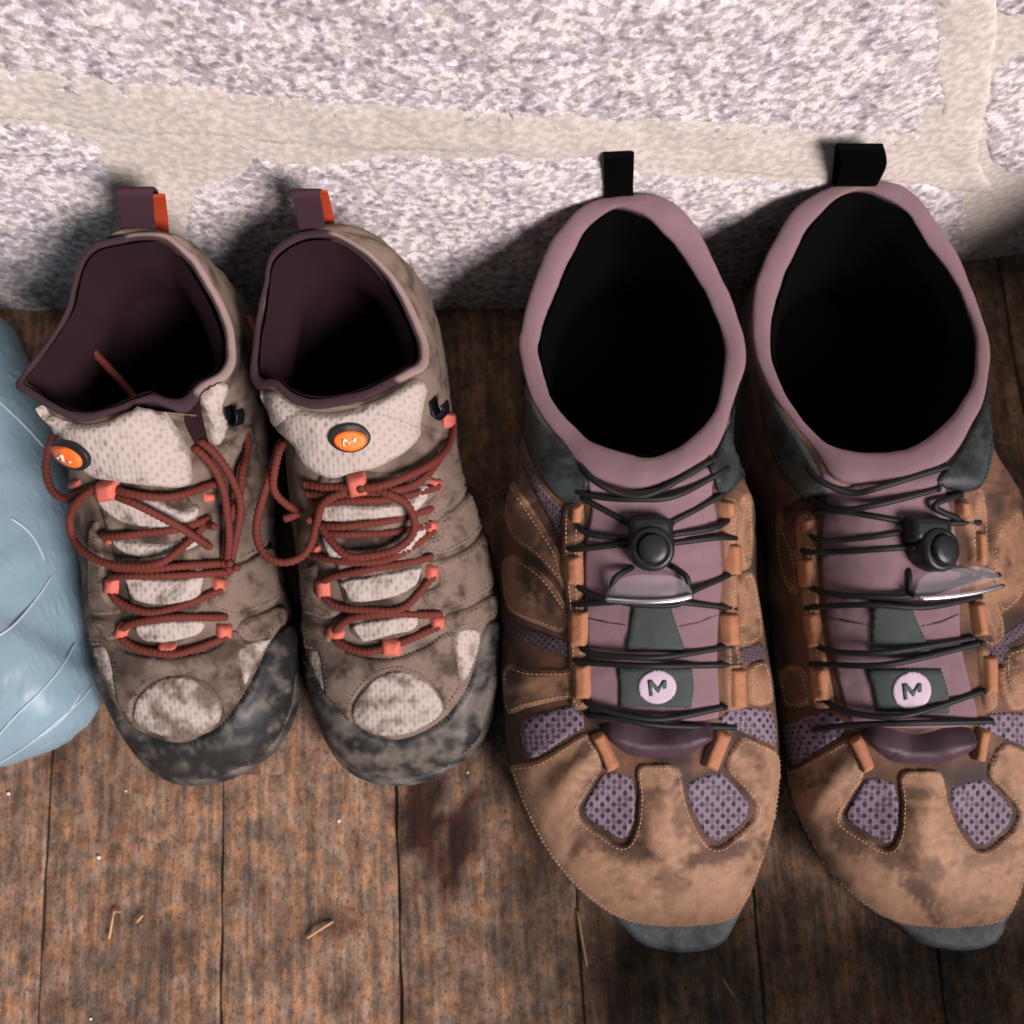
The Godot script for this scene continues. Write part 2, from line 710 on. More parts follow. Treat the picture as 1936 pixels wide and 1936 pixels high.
func make_materials() -> void:
	var n1 := cloud(31, 512, 0.02, 4)
	var n2 := cloud(32, 512, 0.12, 3)
	var n3 := cloud(33, 512, 0.3, 2)
	var leather := grey(512, n1, n2, 0.5, 168, 255)
	var nap := grey(512, n2, n3, 0.5, 150, 255)
	var grit := grey(512, n2, n3, 0.6, 0, 255)
	var lumps := grey(512, n1, n2, 0.35, 0, 255)
	var soft_grey := grey(512, n1, n3, 0.35, 175, 255)
	var holes := holes_texture(false)
	var holes_b := holes_texture(true)
	mat("nubuck", Color.WHITE, 0.72, leather, 0.07, grit, 0.02, true)
	M.nubuck.rim_enabled = true
	M.nubuck.rim = 0.15
	mat("suede", Color.WHITE, 0.95, nap, 0.05, grit, 0.03, true)
	mat("rubber", Color.WHITE, 0.55, soft_grey, 0.06, lumps, 0.03, true)
	mat("black_rubber", rgb(46, 47, 47), 0.6, soft_grey, 0.05, grit, 0.02)
	mat("synthetic", Color.WHITE, 0.5, soft_grey, 0.05, grit, 0.02, true)
	mat("mauve_cloth", rgb(160, 130, 135), 0.95, nap, 0.012, grit, 0.03)
	mat("plum_cloth", rgb(84, 64, 74), 0.5, nap, 0.03, grit, 0.012)
	mat("badge_cloth", rgb(66, 76, 74), 0.7, nap, 0.02, grit, 0.01)
	mat("badge_print", rgb(178, 162, 174), 0.7)
	mat("badge_letter", rgb(60, 78, 66), 0.7)
	mat("grey_mesh", rgb(132, 116, 130), 0.85, holes, 0.0048, holes_b, 0.05)
	mat("fine_mesh", rgb(96, 80, 88), 0.9, holes, 0.003, holes_b, 0.03)
	mat("beige_knit", Color.WHITE, 0.95, holes_soft(), 0.0042, holes_b, 0.025, true)
	mat("lace_red", rgb(116, 52, 39), 0.8, nap, 0.008)
	mat("lace_dark", rgb(84, 40, 42), 0.85, nap, 0.008)
	mat("cord_black", rgb(13, 13, 14), 0.6)
	mat("orange_web", rgb(232, 124, 102), 0.7, nap, 0.012, grit, 0.01)
	mat("tan_web", rgb(192, 132, 94), 0.75, nap, 0.012, grit, 0.012)
	mat("plum_web", rgb(84, 60, 68), 0.85, nap, 0.012, grit, 0.01)
	mat("orange_tape", rgb(205, 74, 34), 0.8, nap, 0.01)
	mat("black_web", rgb(13, 13, 14), 0.8, nap, 0.012)
	mat("plum_lining", rgb(50, 35, 39), 0.95, nap, 0.03, grit, 0.02)
	mat("black_lining", rgb(13, 13, 14), 0.95, nap, 0.03)
	mat("insole", rgb(13, 13, 14), 0.9, nap, 0.03)
	mat("collar_cloth", Color.WHITE, 0.9, nap, 0.02, grit, 0.02, true)
	mat("black_plastic", rgb(26, 30, 31), 0.38, null, 0.05, grit, 0.01)
	mat("steel", rgb(235, 235, 238), 0.28)
	M.steel.metallic = 1.0
	mat("hook_metal", rgb(40, 42, 48), 0.3)
	M.hook_metal.metallic = 0.8
	mat("clear_plastic", Color(0.92, 0.9, 0.92, 0.12), 0.1)
	M.clear_plastic.transparency = BaseMaterial3D.TRANSPARENCY_ALPHA
	mat("orange_badge", rgb(240, 116, 44), 0.45)
	mat("badge_ring", rgb(34, 33, 32), 0.5)
	mat("cream_print", rgb(245, 215, 185), 0.5)
	mat("bag_film", Color(0.50, 0.615, 0.66, 0.75), 0.4)
	M.bag_film.transparency = BaseMaterial3D.TRANSPARENCY_ALPHA
	mat("bag_crease", rgb(160, 176, 186), 0.4)
	mat("granite", Color.WHITE, 0.8, granite_texture(), 0.28, grit, 0.015)
	M.granite.heightmap_texture = lumps
	mat("mortar", rgb(236, 227, 215), 0.95, soft_grey, 0.06, grit, 0.012)
	mat("thread_tan", rgb(186, 146, 108), 0.8)
	mat("thread_taupe", rgb(92, 76, 66), 0.85)
	mat("thread_dark", rgb(40, 38, 40), 0.8)
	mat("crate_wood", rgb(120, 92, 68), 0.85, nap, 0.05, grit, 0.02)
	for k in ["black_lining", "insole", "plum_lining", "black_web", "plum_web"]: M[k].metallic_specular = 0.08   # fleece and webbing hardly shine
	for i in 3:
		var m := mat("wood_%d" % i, Color.WHITE, 0.8)
		m.albedo_texture = wood_texture(60 + i)
		m.heightmap_enabled = true
		m.heightmap_texture = m.albedo_texture
		m.heightmap_scale = 0.06
		m.vertex_color_use_as_albedo = true
	mat("subfloor", rgb(84, 68, 54), 1.0, nap, 0.02)
	mat("straw", rgb(190, 150, 110), 0.8)
	mat("crumb", rgb(215, 205, 200), 0.9)


func holes_soft() -> ImageTexture:   # close knit with small dimples
	var im := Image.create(64, 64, false, Image.FORMAT_RGB8)
	for y in 64:
		for x in 64:
			var best := 99.0
			for c in [Vector2(16, 16), Vector2(48, 48), Vector2(80, 16), Vector2(-16, 48), Vector2(16, 80), Vector2(48, -16)]:
				best = minf(best, (Vector2(x, y) - c).length())
			var k := 0.84 + 0.16 * smoothstep(2.0, 14.0, best)
			im.set_pixel(x, y, Color(k, k, k))
	return ImageTexture.create_from_image(im)


# ---------------------------------------------------------------- floor, wall

func build_floor() -> void:
	org = Vector3.ZERO
	var f := Node3D.new()
	f.name = "floor"
	f.set_meta("kind", "structure")
	f.set_meta("label", "worn brown wooden plank floor under the four shoes")
	add_child(f)
	# edges of the planks at z = 0.05, from left to right
	var cut := [-0.64, -0.555, -0.472, -0.388, -0.306, -0.2225, -0.138, -0.054, 0.0307, 0.1148, 0.199, 0.283, 0.366, 0.452, 0.537, 0.62]
	var tone := [0.93, 0.9, 0.97, 0.92, 0.98, 0.94, 1.0, 0.95, 0.91, 0.96, 0.93, 0.97, 0.92, 0.96, 0.94]
	# stained places, in pixels: [x, y, half width, half height, turn, strength]
	var stains := [[800, 1540, 52, 100, 4, 1.0], [858, 1590, 36, 110, 3, 1.0], [1010, 1610, 46, 120, 5, 0.6], [640, 1742, 34, 40, 0, 0.6], [560, 1760, 60, 50, 0, 0.35], [330, 1790, 60, 60, 0, 0.35], [225, 1575, 16, 16, 0, 0.6], [900, 1560, 14, 70, 2, 0.7], [780, 1900, 30, 60, 0, 0.4], [1180, 1860, 70, 90, 0, 0.5], [120, 1440, 30, 60, 0, 0.5], [660, 1890, 26, 26, 0, 0.5], [1480, 1700, 40, 120, 4, 0.4]]
	for i in cut.size() - 1:
		var t: float = tone[i]
		var base := Color(t, t, t).srgb_to_linear()
		var dyed := Color(t * 0.42, t * 0.28, t * 0.24).srgb_to_linear()
		var a: float = cut[i] + 0.0003 + dice.randf() * 0.0002
		var b: float = cut[i + 1] - 0.0003 - dice.randf() * 0.0002
		var top := -dice.randf() * 0.0008
		var bev := 0.0009
		var v := PackedVector3Array()
		var uv := PackedVector2Array()
		var cols := PackedColorArray()
		var idx := PackedInt32Array()
		var nz := 150
		var u0 := dice.randf()
		var wob := dice.randf() * 100.0
		for k in nz + 1:
			var z := lerpf(-0.34, 0.55, float(k) / nz)
			var sh := 0.05 * (z - 0.05)
			var w1 := soft.get_noise_2d(z * 22.0, wob) * 0.0011
			var w2 := soft.get_noise_2d(z * 22.0, wob + 40.0) * 0.0011
			var xs := [a + w1, a + w1]
			var ys := [-0.02, top - bev]
			for j in 17:
				xs.append(lerpf(a + w1 + bev, b + w2 - bev, j / 16.0))
				ys.append(top + (soft.get_noise_2d(z * 14.0, wob + j * 0.12) * 0.0007 if j > 0 and j < 16 else 0.0))
			xs.append_array([b + w2, b + w2])
			ys.append_array([top - bev, -0.02])
			for j in 21:
				v.append(Vector3(xs[j] + sh, ys[j], z))
				uv.append(Vector2((xs[j] - a) / 0.0855 * 0.9 + u0 * 0.1, z / 0.34 + u0))
				var dk := 0.0
				var s2 := seen(v[-1])
				var nn := fine.get_noise_3dv(v[-1] * Vector3(160, 1, 50)) * 0.7
				for q in stains:
					var dd := Vector2(s2.x - q[0], s2.y - q[1]).rotated(-deg_to_rad(q[4]))
					dk = maxf(dk, q[5] * smoothstep(1.4, 0.5, sqrt(dd.x * dd.x / (q[2] * q[2]) + dd.y * dd.y / (q[3] * q[3])) + nn))
				var wear := soft.get_noise_3dv(v[-1] * Vector3(24, 1, 13) + Vector3(0, i * 3.0, 0))
				cols.append((base * Color(1.0 + 0.42 * wear, 1.0 + 0.36 * wear, 1.0 + 0.30 * wear)).lerp(dyed, dk))
			if k:
				var o := (k - 1) * 21
				for j in 20: idx.append_array([o + j, o + j + 21, o + j + 1, o + j + 1, o + j + 21, o + j + 22])
		commit("plank", v, flip(idx), M["wood_%d" % (i % 3)], f, cols, uv)
	var s := BoxMesh.new()
	s.size = Vector3(1.4, 0.02, 0.95)
	s.material = M.subfloor
	var o := MeshInstance3D.new()
	o.name = "joint_bed"
	o.mesh = s
	o.position = Vector3(0, -0.0121, 0.1)
	f.add_child(o, true)


func wall_z(x: float) -> float:
	if x < 0.0: return -0.2495
	return -0.2495 - 0.085 * x - 0.12 * x * x


func build_wall() -> void:
	var w := thing("stone_wall", Vector3(0, 0, -0.25), "pale granite block wall with wide beige mortar joints behind the shoes", "wall")
	# mortar face
	var skin := Hull.new()
	skin.cell = 6.0
	var nx := 90
	var ny := 44
	for j in ny + 1:
		for i in nx + 1:
			var x := lerpf(-0.62, 0.62, float(i) / nx)
			var y := lerpf(-0.02, 0.5, float(j) / ny)
			var z := wall_z(x) + soft.get_noise_2d(x * 26.0, y * 26.0) * 0.0016 - 0.0012
			skin.v.append(Vector3(x, y, z))
	for j in ny:
		for i in nx:
			var a := j * (nx + 1) + i
			skin.idx.append_array([a, a + nx + 1, a + 1, a + 1, a + nx + 1, a + nx + 2])
	skin.n = normals(skin.v, skin.idx)
	skin.chart(self)
	# closed at the top and the back
	var v := skin.v.duplicate()
	var idx := skin.idx.duplicate()
	var o := v.size()
	for i in nx + 1:
		var q: Vector3 = skin.v[ny * (nx + 1) + i]
		v.append(Vector3(q.x, q.y, q.z))
		v.append(Vector3(q.x, q.y, -0.48))
		v.append(Vector3(q.x, -0.02, -0.48))
	for i in nx:
		var a := o + i * 3
		idx.append_array([a, a + 1, a + 3, a + 3, a + 1, a + 4, a + 1, a + 2, a + 4, a + 4, a + 2, a + 5])
	commit("mortar", v, idx, M.mortar, w)
	var so := {"th": 0.0005, "edge": 9.0, "step": 15.0, "rough": 0.0009, "freq": 60.0, "ragged": 14.0, "sink": -0.0002}
	# the upper half of the bed joint was pointed last and stands a little proud
	patch(skin, "pointing", w, M.mortar, P([-560, 60, 0, 120, 700, 190, 1300, 220, 1740, 236, 1765, 100, 1775, -300, 1900, -300, 1888, 0, 1872, 180, 1850, 300, 1868, 362, 1700, 346, 1500, 338, 1300, 322, 1100, 304, 900, 288, 700, 284, 560, 276, 420, 262, 300, 256, 180, 246, 90, 234, 0, 226, -560, 180]), {"th": 0.0006, "edge": 9.0, "step": 18.0, "rough": 0.0007, "freq": 60.0, "ragged": 5.0, "sink": -0.0003})
	patch(skin, "stone", w, M.granite, P([-560, 120, -300, 150, 0, 168, 120, 178, 260, 192, 380, 212, 500, 226, 700, 230, 900, 240, 1000, 246, 1200, 250, 1400, 262, 1560, 266, 1690, 284, 1738, 286, 1742, 236, 1745, 210, 1786, 192, 1790, 100, 1796, 0, 1790, -300, 1000, -330, 300, -330, -500, -300]), so)
	patch(skin, "stone", w, M.granite, P([-560, 190, -200, 215, 0, 236, 100, 243, 160, 258, 192, 276, 200, 310, 218, 336, 204, 362, 214, 420, 226, 520, 235, 640, 100, 660, -200, 668, -560, 650]), so)
	patch(skin, "stone", w, M.granite, P([374, 346, 420, 336, 470, 318, 490, 296, 520, 306, 640, 312, 720, 296, 900, 292, 1060, 294, 1150, 312, 1300, 330, 1420, 340, 1560, 346, 1700, 346, 1812, 352, 1820, 390, 1826, 436, 1836, 500, 1700, 525, 1400, 560, 900, 596, 600, 606, 380, 612, 366, 520, 358, 420]), so)
	patch(skin, "stone", w, M.granite, P([1876, 170, 1900, 120, 1960, 90, 2100, 60, 2500, 50, 2500, 330, 2200, 338, 1990, 334, 1900, 326, 1872, 300, 1868, 230]), so)
	patch(skin, "stone", w, M.granite, P([1905, 440, 1960, 420, 2100, 400, 2500, 380, 2500, 470, 2200, 470, 1960, 484, 1912, 488]), so)
	patch(skin, "stone", w, M.granite, P([1880, 20, 1900, -60, 2000, -300, 2500, -300, 2500, -10, 2100, 0, 1940, 30]), so)


func build_bag() -> void:
	var t := thing("plastic_bag", at(0, 1000, 0.0), "pale blue crinkled plastic bag on the floor left of the boots", "bag")
	var pts: Array = []
	for q in P([0, 606, 34, 642, 66, 720, 98, 790, 118, 870, 150, 955, 164, 1050, 164, 1150, 160, 1225, 178, 1288, 168, 1352, 118, 1405, 60, 1432, 0, 1452, -150, 1480, -380, 1450, -520, 1250, -560, 1000, -520, 760, -350, 600, -150, 572]): pts.append(at(q.x, q.y, 0.022))
	var edge := closed3(pts, 300)
	var c := Vector3.ZERO
	for q in edge: c += q
	c /= edge.size()
	var rings: Array = []
	for k in 90:
		var a := lerpf(-0.95, PI * 0.5 - 0.02, k / 89.0)
		var ring := PackedVector3Array()
		for i in edge.size():
			var d := edge[i] - c
			var s := pow(maxf(cos(a), 0.0), 0.52)
			var y := 0.022 + (0.048 * pow(sin(a), 0.9) if a > 0.0 else 0.021 * sin(a) / sin(0.95))
			var q := Vector3(c.x + d.x * s, y, c.z + d.z * s)
			var rad := atan2(q.z - 0.04, q.x + 0.32)
			var fold := fine.get_noise_2d(rad * 9.0, d.length() * s * 14.0) * 0.0004 + soft.get_noise_3dv(q * Vector3(9, 9, 11)) * 0.004
			var near := absf(fine.get_noise_2d(rad * 26.0, d.length() * s * 10.0 + 50.0))
			fold += 0.0007 * smoothstep(0.07, 0.0, near)
			q += Vector3(d.normalized().x * cos(a), maxf(sin(a), 0.0), d.normalized().z * cos(a)) * fold * smoothstep(-0.95, -0.2, a)
			ring.append(q)
		rings.append(ring)
	var m := loft(rings, true, true)
	var skin := Hull.new()
	skin.v = m[0]
	skin.idx = flip(m[1])
	skin.n = normals(skin.v, skin.idx)
	if skin.n[90 * 300].y < 0.0: skin.n = normals(skin.v, flip(skin.idx))
	skin.chart(self)
	commit("film", skin.v, skin.idx, M.bag_film, t)
	# sharp creases, where the doubled film is whiter
	for q in [[-60, 700, 0, 762, 40, 800, 82, 846], [-80, 1230, 10, 1196, 70, 1130, 96, 1090], [-20, 1410, 30, 1352, 84, 1300, 140, 1216], [-10, 1446, 60, 1402, 120, 1352, 172, 1296], [60, 1400, 110, 1366, 150, 1310], [20, 980, 60, 1010, 84, 1060]]:
		var path: Array = []
		for i in range(0, q.size(), 2): path.append(Vector3(q[i], q[i + 1], -0.0004))
		var tb := cord(skin, path, 0.0005, 0.0, false, 0.002)
		commit("crease", tb[0], tb[1], M.bag_crease, t)


# ---------------------------------------------------------------- the shoes' common pieces

# Lofted upper with an opening. o: rows [py, left, right, h], heel [z, left, right], ridge [px, py, h], loop, ys, spring, square, bumps
func upper(called: String, parent: Node, material: Material, o: Dictionary) -> Hull:
	var zs := PackedFloat32Array()
	var xl := PackedFloat32Array()
	var xr := PackedFloat32Array()
	for q in o.heel:
		zs.append(q[0])
		xl.append(q[1])
		xr.append(q[2])
	for q in o.rows:
		var a := at(q[1], q[0], q[3])
		var b := at(q[2], q[0], q[3])
		zs.append(a.z)
		xl.append(a.x)
		xr.append(b.x)
	var loop: PackedVector3Array = o.loop
	var zb := 1e9
	var zf := -1e9
	var yb := 0.0
	var front := Vector3.ZERO
	for q in loop:
		if q.z < zb:
			zb = q.z
			yb = q.y
		if q.z > zf:
			zf = q.z
			front = q
	var rz := PackedFloat32Array([zf])
	var rx := PackedFloat32Array([front.x])
	var ry := PackedFloat32Array([front.y])
	for q in o.ridge:
		var p := at(q[0], q[1], q[2])
		if p.z < rz[-1] + 0.0005: continue
		rz.append(p.z)
		rx.append(p.x)
		ry.append(p.y)
	var z0 := zs[0]
	var z1 := minf(zs[-1], rz[-1])
	var sz := PackedFloat32Array()
	var sn := PackedFloat32Array()
	for q in o.square:
		sz.append(q[0])
		sn.append(q[1])
	var grid: Array = []
	for i in 90: grid.append(lerpf(z0, z1, lerpf(i / 89.0, 0.5 - 0.5 * cos(PI * i / 89.0), 0.65)))
	for q in loop:
		if q.z > zf - 0.016 or q.z < zb + 0.01: grid.append(q.z - 0.00005)
	grid.append(zf + 0.0003)
	grid.sort()
	var use := PackedFloat32Array()
	for z in grid:
		if use.is_empty() or z - use[-1] > 0.00035: use.append(z)
	var nv := 18
	var w := 2 * (nv + 1)
	var s := Hull.new()
	var openrow: Array = []
	for z in use:
		var bl := pchip(zs, xl, z)
		var br := pchip(zs, xr, z)
		var ys: float = o.ys + o.spring[1] * smoothstep(o.spring[0], z1, z)
		var tl := Vector2((bl + br) * 0.5, yb)
		var tr := tl
		var is_open := false
		if z < zb:
			var k := clampf((zb - z) / (zb - z0), 0.0, 1.0)
			tl = Vector2(loop[0].x * (1.0 - k) + (bl + br) * 0.5 * k, ys + (yb - ys) * pow(1.0 - pow(k, 3.0), 0.33))
			tr = tl
		elif z > zf:
			tl = Vector2(pchip(rz, rx, z), pchip(rz, ry, z))
			tr = tl
		else:
			is_open = true
			tl.x = 1e9
			tr.x = -1e9
			for i in loop.size():
				var a := loop[i]
				var b := loop[(i + 1) % loop.size()]
				if (a.z - z) * (b.z - z) <= 0.0 and absf(a.z - b.z) > 1e-9:
					var p := a.lerp(b, (z - a.z) / (b.z - a.z))
					if p.x < tl.x: tl = Vector2(p.x, p.y)
					if p.x > tr.x: tr = Vector2(p.x, p.y)
		openrow.append(is_open)
		var e: float = 2.0 / pchip(sz, sn, z)
		for half in 2:
			for k in nv + 1:
				var kk := k if half == 0 else nv - k
				var a := PI * 0.5 * kk / nv
				var fx := 1.0 - pow(maxf(cos(a), 0.0), e)
				var fy := pow(maxf(sin(a), 0.0), e)
				var xb := bl if half == 0 else br
				var t := tl if half == 0 else tr
				s.v.append(Vector3(lerpf(xb, t.x, fx), lerpf(ys, t.y, fy), z))
	for i in use.size() - 1:
		for k in w - 1:
			if k == nv: continue
			var q := [i * w + k, i * w + k + 1, (i + 1) * w + k, (i + 1) * w + k + 1]
			for j in 4:
				var r: int = q[j] / w
				if not openrow[r] and q[j] % w == nv + 1: q[j] -= 1
			s.idx.append_array([q[0], q[1], q[2], q[1], q[3], q[2]])
	s.n = normals(s.v, s.idx)
	if o.has("bumps"):
		for i in s.v.size():
			if s.n[i].y < 0.05: continue
			var p := seen(s.v[i])
			var up := 0.0
			for b in o.bumps:
				var d := Vector2(p.x - b[0], p.y - b[1]).rotated(-deg_to_rad(b[4]))
				var e: float = d.x * d.x / (b[2] * b[2]) + d.y * d.y / (b[3] * b[3])
				if e < 6.0: up += 1.45 * b[5] * exp(-e)
			s.v[i] += s.n[i] * up
	if o.has("rough"):
		for i in s.v.size(): s.v[i] += s.n[i] * o.rough * soft.get_noise_3dv(s.v[i] * 70.0)
	s.n = normals(s.v, s.idx)
	s.chart(self)
	commit(called, s.v, s.idx, material, parent, tones(s.v, o.tones))
	return s


func make_sole(called: String, parent: Node, material: Material, o: Dictionary, cols: Array = []) -> void:
	var zs := PackedFloat32Array()
	var xl := PackedFloat32Array()
	var xr := PackedFloat32Array()
	for q in o.heel:
		zs.append(q[0])
		xl.append(q[1])
		xr.append(q[2])
	for q in o.sole_rows:
		var a := at(q[1], q[0], q[3])
		zs.append(a.z)
		xl.append(a.x)
		xr.append(at(q[2], q[0], q[3]).x)
	var n := 56
	var z0 := zs[0]
	var z1 := zs[-1]
	var left := PackedVector3Array()
	var right := PackedVector3Array()
	for i in n:
		var z := lerpf(z0, z1, 0.5 - 0.5 * cos(PI * i / (n - 1)))
		left.append(Vector3(pchip(zs, xl, z), 0, z))
		right.append(Vector3(pchip(zs, xr, z), 0, z))
	var edge := left.duplicate()
	for i in range(n - 1, -1, -1): edge.append(right[i])
	edge = even3(edge, 150, true)
	var out := PackedVector3Array()
	for i in edge.size():
		var t := edge[(i + 1) % edge.size()] - edge[(i + edge.size() - 1) % edge.size()]
		out.append(Vector3(t.z, 0, -t.x).normalized())
	var c := (left[n / 2] + right[n / 2]) * 0.5
	if out[10].dot(edge[10] - c) < 0: for i in out.size(): out[i] = -out[i]
	var rings: Array = []
	var prof: Array = o.get("profile", [[-0.016, 0.0], [-0.003, 0.0], [0.0, 0.003], [0.0012, 0.010], [0.0002, 0.0125], [0.0014, 0.0145], [0.0015, 0.7], [0.0002, 0.93], [-0.002, 1.0], [-0.012, 1.02]])
	for p in prof:
		var ring := PackedVector3Array()
		for i in edge.size():
			var ys: float = o.ys + o.spring[1] * smoothstep(o.spring[0], z1, edge[i].z)
			var lift: float = o.get("toe_lift", 0.0) * smoothstep(o.spring[0], z1, edge[i].z)
			var y: float = (p[1] + lift) if p[1] < 0.05 else lerpf(0.0145 + lift, ys + 0.001, (p[1] - 0.5) * 2.0 if p[1] > 0.5 else 0.0)
			ring.append(edge[i] + out[i] * p[0] + Vector3(0, y, 0))
		rings.append(ring)
	var m := loft(rings, true, true)
	commit(called, m[0], m[1], material, parent, tones(m[0], cols) if cols.size() else PackedColorArray())


func ring_of(list: Array, n: int) -> PackedVector3Array:
	var w: Array = []
	for i in range(0, list.size(), 3): w.append(at(list[i], list[i + 1], list[i + 2]))
	return closed3(w, n)


func collar(called: String, parent: Node, material: Material, o: PackedVector3Array, n: PackedVector3Array, puff: float, two_tone := false) -> void:
	var rings: Array = []
	var cols := PackedColorArray()
	var mid := Vector3.ZERO
	for q in o: mid += q / o.size()
	for k in 9:
		var ring := PackedVector3Array()
		for i in o.size():
			var r := o[i].distance_to(n[i]) * puff
			var side := (o[i] - n[i])
			side.y = 0
			side = side.normalized()
			if k == 0: ring.append(o[i] + Vector3(0, -0.013, 0) - side * 0.002)
			elif k == 8: ring.append(n[i] + Vector3(0, -0.008, 0) + side * 0.004)
			else:
				var a := PI * (k - 1) / 6.0
				ring.append(o[i].lerp(n[i], 0.5 - 0.5 * cos(a)) + Vector3(0, (r + 0.0009 * soft.get_noise_3dv(o[i] * 55.0)) * sin(a), 0) + side * (0.0006 + 0.0012 * soft.get_noise_3dv(o[i] * 40.0 + Vector3(0, 5, 0))))
		rings.append(ring)
	var m := loft(rings)
	if two_tone:
		for k in 9:
			for q in o:
				var beige := k < 5 and ((q.x > mid.x and q.z < mid.z + 0.025) or q.z < mid.z - 0.05)
				cols.append(lin(172, 150, 142) if beige else lin(72, 52, 56))
	commit(called, m[0], m[1], material, parent, cols)


func lining(parent: Node, cloth: Material, bed: Material, n: PackedVector3Array, c: Vector3, rx: float, rz: float, roll: float) -> void:
	var rings: Array = []
	var mid := Vector3.ZERO
	for q in n: mid += q
	mid /= n.size()
	for k in 15:
		var s := k / 14.0
		var ring := PackedVector3Array()
		for q in n:
			var d := q - mid
			d.y = 0
			var u := d.normalized()
			var foot := Vector3(c.x + u.x * rx, c.y, c.z + u.z * rz)
			var g := pow(s, 0.5)
			var p := q.lerp(foot, g)
			p.y = lerpf(q.y, foot.y, pow(s, 0.9))
			var pad := sin(PI * clampf(s * 2.6, 0.0, 1.0)) * roll
			ring.append(p - u * (pad + 0.0006) + Vector3(0, pad * 0.3, 0))
		rings.append(ring)
	var m := loft(rings)
	commit("lining", m[0], m[1], cloth, parent)
	var bedv := PackedVector3Array([c])
	var idx := PackedInt32Array()
	for k in 40:
		var a := TAU * k / 40
		bedv.append(c + Vector3(cos(a) * rx * 1.04, 0.0015 * sin(a) ** 2, sin(a) * rz * 1.04))
		idx.append_array([0, 1 + k, 1 + (k + 1) % 40])
	commit("insole", bedv, flip(idx), bed, parent)


func disc(skin: Hull, called: String, parent: Node, material: Material, px: float, py: float, r: float, squash: float, turn: float, opt: Dictionary) -> MeshInstance3D:
	var c: Array = []
	for k in 14:
		var q := Vector2(cos(TAU * k / 14) * r, sin(TAU * k / 14) * r * squash).rotated(turn)
		c.append(Vector2(px, py) + q)
	return patch(skin, called, parent, material, c, opt)


func letter_m(skin: Hull, parent: Node, material: Material, px: float, py: float, r: float, squash: float, turn: float, opt: Dictionary) -> void:
	var g := P([-0.58, -0.62, -0.24, -0.62, 0.06, -0.06, 0.36, -0.52, 0.66, -0.46, 0.60, 0.18, 0.30, 0.22, 0.32, -0.02, 0.10, 0.42, -0.02, 0.46, -0.28, -0.02, -0.26, 0.58, -0.58, 0.62])
	var c: Array = []
	for q in g: c.append(Vector2(px, py) + Vector2(q.x * r, q.y * r * squash).rotated(turn))
	opt.curvy = false
	patch(skin, "letter", parent, material, c, opt)


func box_tab(skin: Hull, called: String, parent: Node, material: Material, a: Vector2, b: Vector2, width: float, th: float, lift := 0.0) -> void:
	var d := (b - a).normalized() * 0.5
	var s := Vector2(-d.y, d.x) * width
	var e := (b - a) * 0.5
	var m := (a + b) * 0.5
	var c: Array = []
	for k in [[-1, -1], [0, -1.04], [1, -1], [1, 1], [0, 1.04], [-1, 1]]: c.append(m + e * k[0] + s * k[1])
	patch(skin, called, parent, material, c, {"th": th, "edge": minf(width * 0.42, 11.0), "step": 4.5, "rough": 0.0005, "freq": 420.0, "lift": lift, "curvy": false})


# ---------------------------------------------------------------- hiking boots

const SUEDE_A := [150, 128, 112]
const SUEDE_B := [84, 66, 56]


func suede_tones(dark := 0.4, spots: Array = []) -> Array:
	return [lin(143, 125, 110), lin(68, 55, 46), 60.0, dark, spots]


func knit_tones(dark := 0.1) -> Array:
	return [lin(166, 156, 147), lin(98, 86, 76), 90.0, dark]


func rand_tones(dark := 0.5) -> Array:
	return [lin(112, 107, 98), lin(40, 42, 42), 70.0, dark]


func v3(flat: Array) -> Array:
	var out: Array = []
	for i in range(0, flat.size(), 3): out.append(Vector3(flat[i], flat[i + 1], flat[i + 2]))
	return out


func strap(parent: Node, called: String, material: Material, pts: Array, width: float, thick: float) -> void:
	# pts: [px, py, z] on the wall side; the height follows from the pixel and the distance z
	var c: Array = []
	for q in pts:
		var d := ray(q[0], q[1])
		c.append(Vector3(0, CAM_H, 0) + d * (q[2] / d.z))
	var m := ribbon(open3(c, 0.0012), Vector3(width, 0, 0.0), thick)
	commit(called, m[0], m[1], material, parent)


func hook(skin: Hull, parent: Node, px: float, py: float, turn: float) -> void:
	var hp: Array = skin.hit(self, px, py)
	var n: Vector3 = hp[1]
	var side := n.cross(Vector3(cos(turn), 0, sin(turn))).normalized()
	var fwd := side.cross(n)
	var p: Vector3 = hp[0]
	var m := ribbon(open3([p - fwd * 0.004, p + n * 0.001 + fwd * 0.001, p + n * 0.0025 + fwd * 0.0035, p + n * 0.0055 + fwd * 0.0032, p + n * 0.0062 - fwd * 0.001, p + n * 0.0056 - fwd * 0.003], 0.0008), side * 0.006, 0.0011)
	var o := commit("lace_hook", m[0], m[1], M.hook_metal, parent)
	o.name = "lace_hook"


